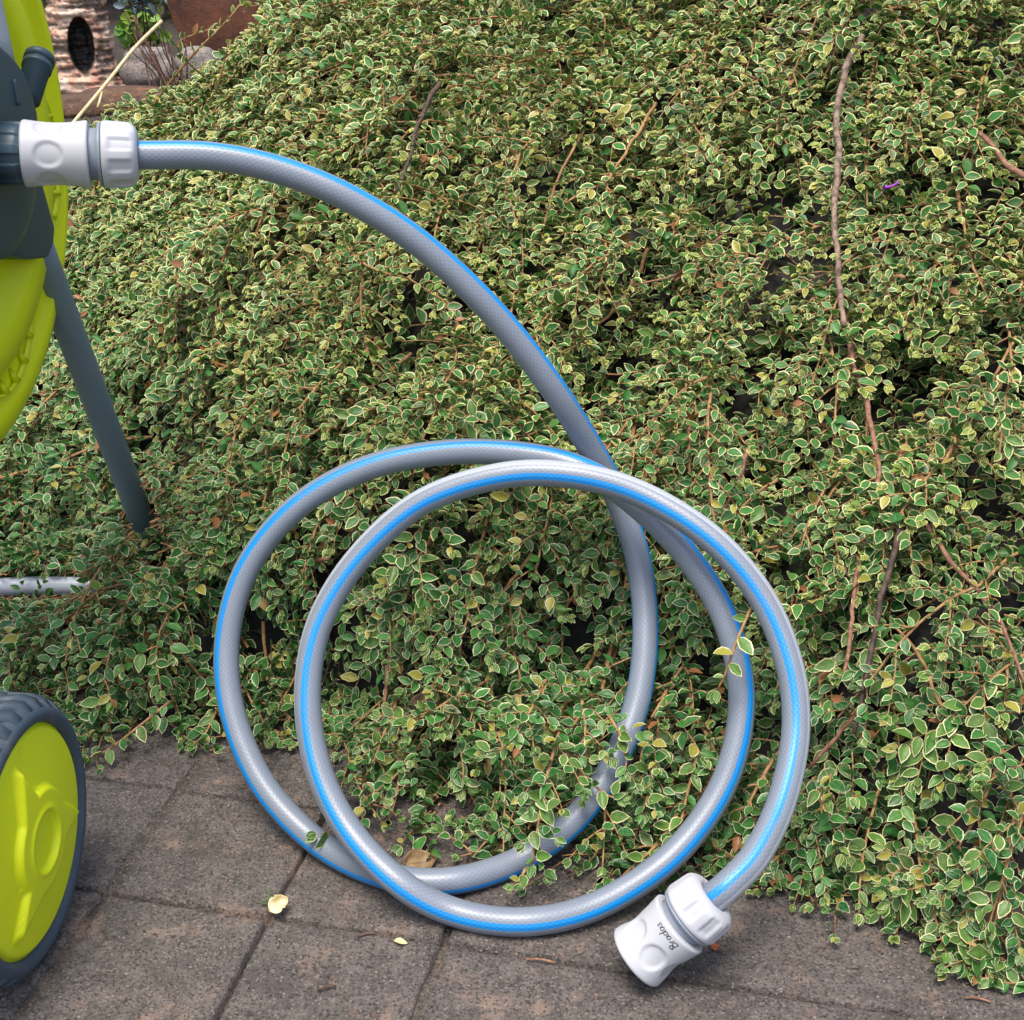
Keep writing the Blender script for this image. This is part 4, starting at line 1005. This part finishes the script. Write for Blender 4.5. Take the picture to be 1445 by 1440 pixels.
leaf_cloud('dark_backdrop_shrub', 3600, (.75, 2.9, .62), (.9, .3, .36), .045, M_darkleaf, 'very dark backdrop shrub added behind the rusty plate', 'shrub', stems=8)
# bunch of dark dry stems
b0 = on_bed(262, 122) - np.array([0, .06, 0]); st = thing('dry_stem_clump', 'clump of thin dark dry stems in front of the rusty plate', 'stems', b0)
for q in range(22):
    s = b0 + np.array([rng.normal(0, .012), rng.normal(0, .01), 0]); s[2] = bed_z(s[0], s[1]) - .004
    e = s + np.array([rng.normal(-.02, .022), rng.normal(0, .01), rng.uniform(.06, .11)]); m2 = (s + e) / 2 + rng.normal(0, .004, 3)
    V, f = tube(crom(np.array([s, m2, e]), .008)[0], np.linspace(.0010, .0006, len(crom(np.array([s, m2, e]), .008)[0])), 5); part('stem', V, f, M_barkd if q % 3 else M_barkr, st)
# pale dry stalk
q0 = at(110, 166, 1.53); q1 = at(150, 118, 1.56); q2 = at(190, 68, 1.60); q3 = at(228, 30, 1.63)
sk = thing('dry_stalk', 'pale straw-coloured dry stalk slanting across the ceramic stump', 'stalk', q0)
V, f = tube(crom(np.array([q0 + (q0 - q1) * .5, q0, q1, q2, q3]), .008)[0], .0021, 7); part('main_stem', V, f, M_straw, sk)
V, f = tube(crom(np.array([at(145, 124, 1.557), at(142, 138, 1.55), at(138, 152, 1.545)]), .005)[0], .0014, 6); part('side_stem', V, f, M_straw, sk)

# ------------------------------------------------------------------ fallen leaves and small finds
def fallen(c, ax, up, L, w, mat, name, label, cat='leaf', curl=.25, ragged=.08, seed=0, group=None):
    ax = unit(ax); up = unit(up - ax * (np.asarray(up) @ ax)); sdv = np.cross(up, ax)
    nu_, nv_ = 13, 21; s = np.linspace(-1, 1, nu_); v = np.linspace(0, 1, nv_); S, T = np.meshgrid(s, v)
    hw = w * np.sin(np.pi * T ** .85) ** .75 * (1 + ragged * snoise(np.stack([T * 9, S * 0 + seed, S * 0], -1), 1.0, seed))
    x = T * L; y = S * hw; z = curl * w * (S ** 2) * (1 + .3 * np.sin(T * 5 + seed)) + .05 * L * np.sin(T * 6 + seed) + .02 * L * snoise(np.stack([S, T * 3, S * 0 + seed], -1), 2.2, seed)
    P = np.asarray(c) + x[..., None] * ax + y[..., None] * sdv + z[..., None] * up
    o = single(name, P.reshape(-1, 3), grid_faces(nu_, nv_), mat, label, cat, group, attrs={'rib': ('FLOAT', (1 - np.abs(S)).ravel())})
    md_ = o.modifiers.new('thick', 'SOLIDIFY'); md_.thickness = .0005; return o
Z3 = np.array([0, 0, 1.0])
fallen(ground(570, 1222, .004), (1, .25, .04), (0, -.5, .8), .021, .0085, M_dl_brown, 'dead_leaf', 'curled brown dead leaf lying inside the hose loop on the paving', curl=.4, seed=1)
fallen(hit(582, 998) + np.array([0, -.022, .012]), (1, .1, .7), (0, -.8, .5), .024, .0065, M_dl_tan, 'dead_leaf', 'long tan dead leaf caught in the shrub inside the hose loop', curl=.5, seed=2)
fallen(hit(766, 972) + np.array([0, -.022, .010]), (1, .1, .2), (0, -.8, .5), .014, .005, M_dl_red, 'dead_leaf', 'rust red dead leaf caught in the shrub inside the hose loop', curl=.5, seed=3)
fallen(ground(1432, 1362, .004), (-.15, .6, .55), (-.3, -.8, .5), .046, .017, M_dl_tan, 'dead_leaf', 'large tan dead leaf under the shrub edge on the paving', curl=.2, seed=4)
fallen(ground(380, 1287, .003), (.75, .6, .25), (-.2, -.7, .6), .0135, .0062, M_dl_yellow, 'dead_leaf', 'pale yellow fallen leaf in the joint between two pavers', curl=.6, seed=5, ragged=.35)
fallen(ground(556, 1328, .002), (1, -.25, .0), Z3, .0085, .0022, M_leaf, 'fallen_leaf', 'small green fallen leaf lying alone on the paving', seed=6)
fallen(ground(1126, 1266, .002), (1, .1, .1), Z3, .008, .004, M_dl_red, 'dead_leaf', 'small reddish brown leaf scrap under the shrub beside the hose', seed=7)
fallen(ground(1002, 1338, .002), (1, .1, .1), Z3, .006, .003, M_dl_red, 'dead_leaf', 'tiny red-brown scrap beside the white connector on the paving', seed=8)
# purple flower caught in the shrub
fc = hit(1228, 300) + np.array([0, -.034, .026]); fw = thing('fallen_flower', 'tiny purple tubular flower caught in the shrub', 'flower', fc)
V, f = tube(crom(np.array([fc + (0.010, 0, .004), fc + (.005, 0, .001), fc]), .001)[0], np.linspace(.0007, .0013, 11)[:len(crom(np.array([fc + (0.010, 0, .004), fc + (.005, 0, .001), fc]), .001)[0])], 7); part('flower_tube', V, f, M_purple, fw)
for q in range(5):
    a_ = q * 1.257; d = np.array([-.35, math.cos(a_) * .6 - .3, math.sin(a_)]); s = unit(np.cross(d, [1, 0, .2])) * .002
    Vp = np.array([fc - s * .5, fc + s * .5, fc + d * .003 + s, fc + d * .003 - s, fc + d * .0048]); part('petal', Vp, [np.array([[0, 1, 2, 3]]), np.array([[3, 2, 4]])], M_purple, fw)
for (px, py, lab) in [(297, 370, 'small red berry on the shrub below the arching hose'), (278, 373, 'small dull red berry next to the brighter one on the shrub')]:
    c = hit(px, py) + np.array([0, -.018, .010]); a1, e1, e2 = frame((0, -.3, 1))
    t = np.linspace(-1.5, 1.5, 12); V, f = lathe(c, a1, e1, e2, np.stack([np.sin(t) * .0032, np.cos(t) * .0030], 1), 18); single('berry', V, f, M_berry, lab, 'berry')
# grass tuft in the joint
gc = ground(381, 1276, 0); gt = thing('grass_tuft', 'tiny green grass tuft growing from the paving joint', 'grass tuft', gc)
for q in range(12):
    a_ = rng.uniform(0, 6.28); L = rng.uniform(.006, .012); d = np.array([math.cos(a_) * .5, math.sin(a_) * .5, 1.0]); s = np.array([-math.sin(a_), math.cos(a_), 0]) * .0005
    b_ = gc + rng.normal(0, .0012, 3) * (1, 1, 0) - (0, 0, .003); Vb = np.array([b_ - s, b_ + s, b_ + d * L * .6 + s * .8, b_ + d * L * .6 - s * .8, b_ + d * L + np.array([math.cos(a_), math.sin(a_), -.3]) * L * .3])
    part('blade', Vb, [np.array([[0, 1, 2, 3]]), np.array([[3, 2, 4]])], M_grass, gt)
# bits of twig on the paving
for px, py, dx, dy, L, lab in [(505, 1322, 24, -4, 1, 'short dark twig lying on the paving below the hose'), (742, 1354, 42, 5, 1, 'thin brown stalk lying on the paving below the hose loop'), (1362, 1408, 36, 6, 1, 'thin pale stalk on the paving below the shrub edge'), (448, 1397, 26, -5, 1, 'small dark twig on the square paver')]:
    p0 = ground(px, py, .0016); p1 = ground(px + dx, py + dy, .0016); V, f = tube(crom(np.array([p0, (p0 + p1) / 2 + (0, .001, .0004), p1]), .002)[0], .0007, 6)
    single('twig', V, f, M_barkr if dx > 30 else M_barkd, lab, 'twig')
# loose grit
n_ = 1500; gu = rng.uniform(-.75, .75, n_); gy_ = rng.uniform(.5, .95, n_); gsz = rng.uniform(.0004, .0012, n_) * np.where(rng.random(n_) < .06, 1.9, 1)
oct_ = np.array([[1, 0, 0], [-1, 0, 0], [0, 1, 0], [0, -1, 0], [0, 0, .7], [0, 0, -.7]]); of = np.array([[0, 2, 4], [2, 1, 4], [1, 3, 4], [3, 0, 4], [2, 0, 5], [1, 2, 5], [3, 1, 5], [0, 3, 5]])
V = np.stack([gu, gy_, gsz * .35], 1)[:, None] + gsz[:, None, None] * (oct_[None] * rng.uniform(.6, 1.3, (n_, 6, 1)))
gr = part('grit', V.reshape(-1, 3), (of[None] + (np.arange(n_) * 6)[:, None, None]).reshape(-1, 3), stone_mat('loose_grit', (.16, .13, .11), (.34, .29, .24)), smooth=False)
gr['kind'] = 'stuff'; gr['label'] = 'loose grit and crumbs scattered over the paving'; gr['category'] = 'grit'
# dry leaf crumbs along the foot of the shrub
lit = []
for q in range(170):
    px = rng.uniform(140, 1440); base_y = np.interp(px, [120, 290, 400, 480, 560, 760, 900, 1050, 1130, 1200, 1320, 1445], [1055, 1045, 985, 1040, 1180, 1215, 1245, 1200, 1230, 1285, 1325, 1385])
    c = ground(px, base_y + abs(rng.normal(4, 26)), .0012); a_ = rng.uniform(0, 6.28); L = rng.uniform(.0007, .0026) * (1 if q % 9 else 1.6); d = np.array([math.cos(a_), math.sin(a_), rng.uniform(-.1, .35)]); e = np.array([-math.sin(a_), math.cos(a_), rng.uniform(-.1, .3)]) * rng.uniform(.3, .7)
    lit.append((np.array([c - d * L * rng.uniform(.4, 1.2), c + e * L * rng.uniform(.4, 1.2), c + d * L * rng.uniform(.6, 1.4) + (0, 0, .0008), c - e * L * rng.uniform(.3, 1.1)]), [np.array([[0, 1, 2], [0, 2, 3]])]))
V, f = join(lit); V[:, 2] = np.maximum(V[:, 2], .0012)
li = part('leaf_litter', V, f, dead_leaf('dry_crumb', (.10, .055, .03), (.22, .14, .08)), smooth=False); li['kind'] = 'stuff'; li['label'] = 'dry brown leaf crumbs along the foot of the shrub'; li['category'] = 'litter'
print('tris', sum(len(m.polygons) * (2 if len(m.polygons) and len(m.polygons[0].vertices) == 4 else 1) for m in bpy.data.meshes)); print('leaves', len(idx), 'shoots', sum(len(v) for v in twigV) // 32)
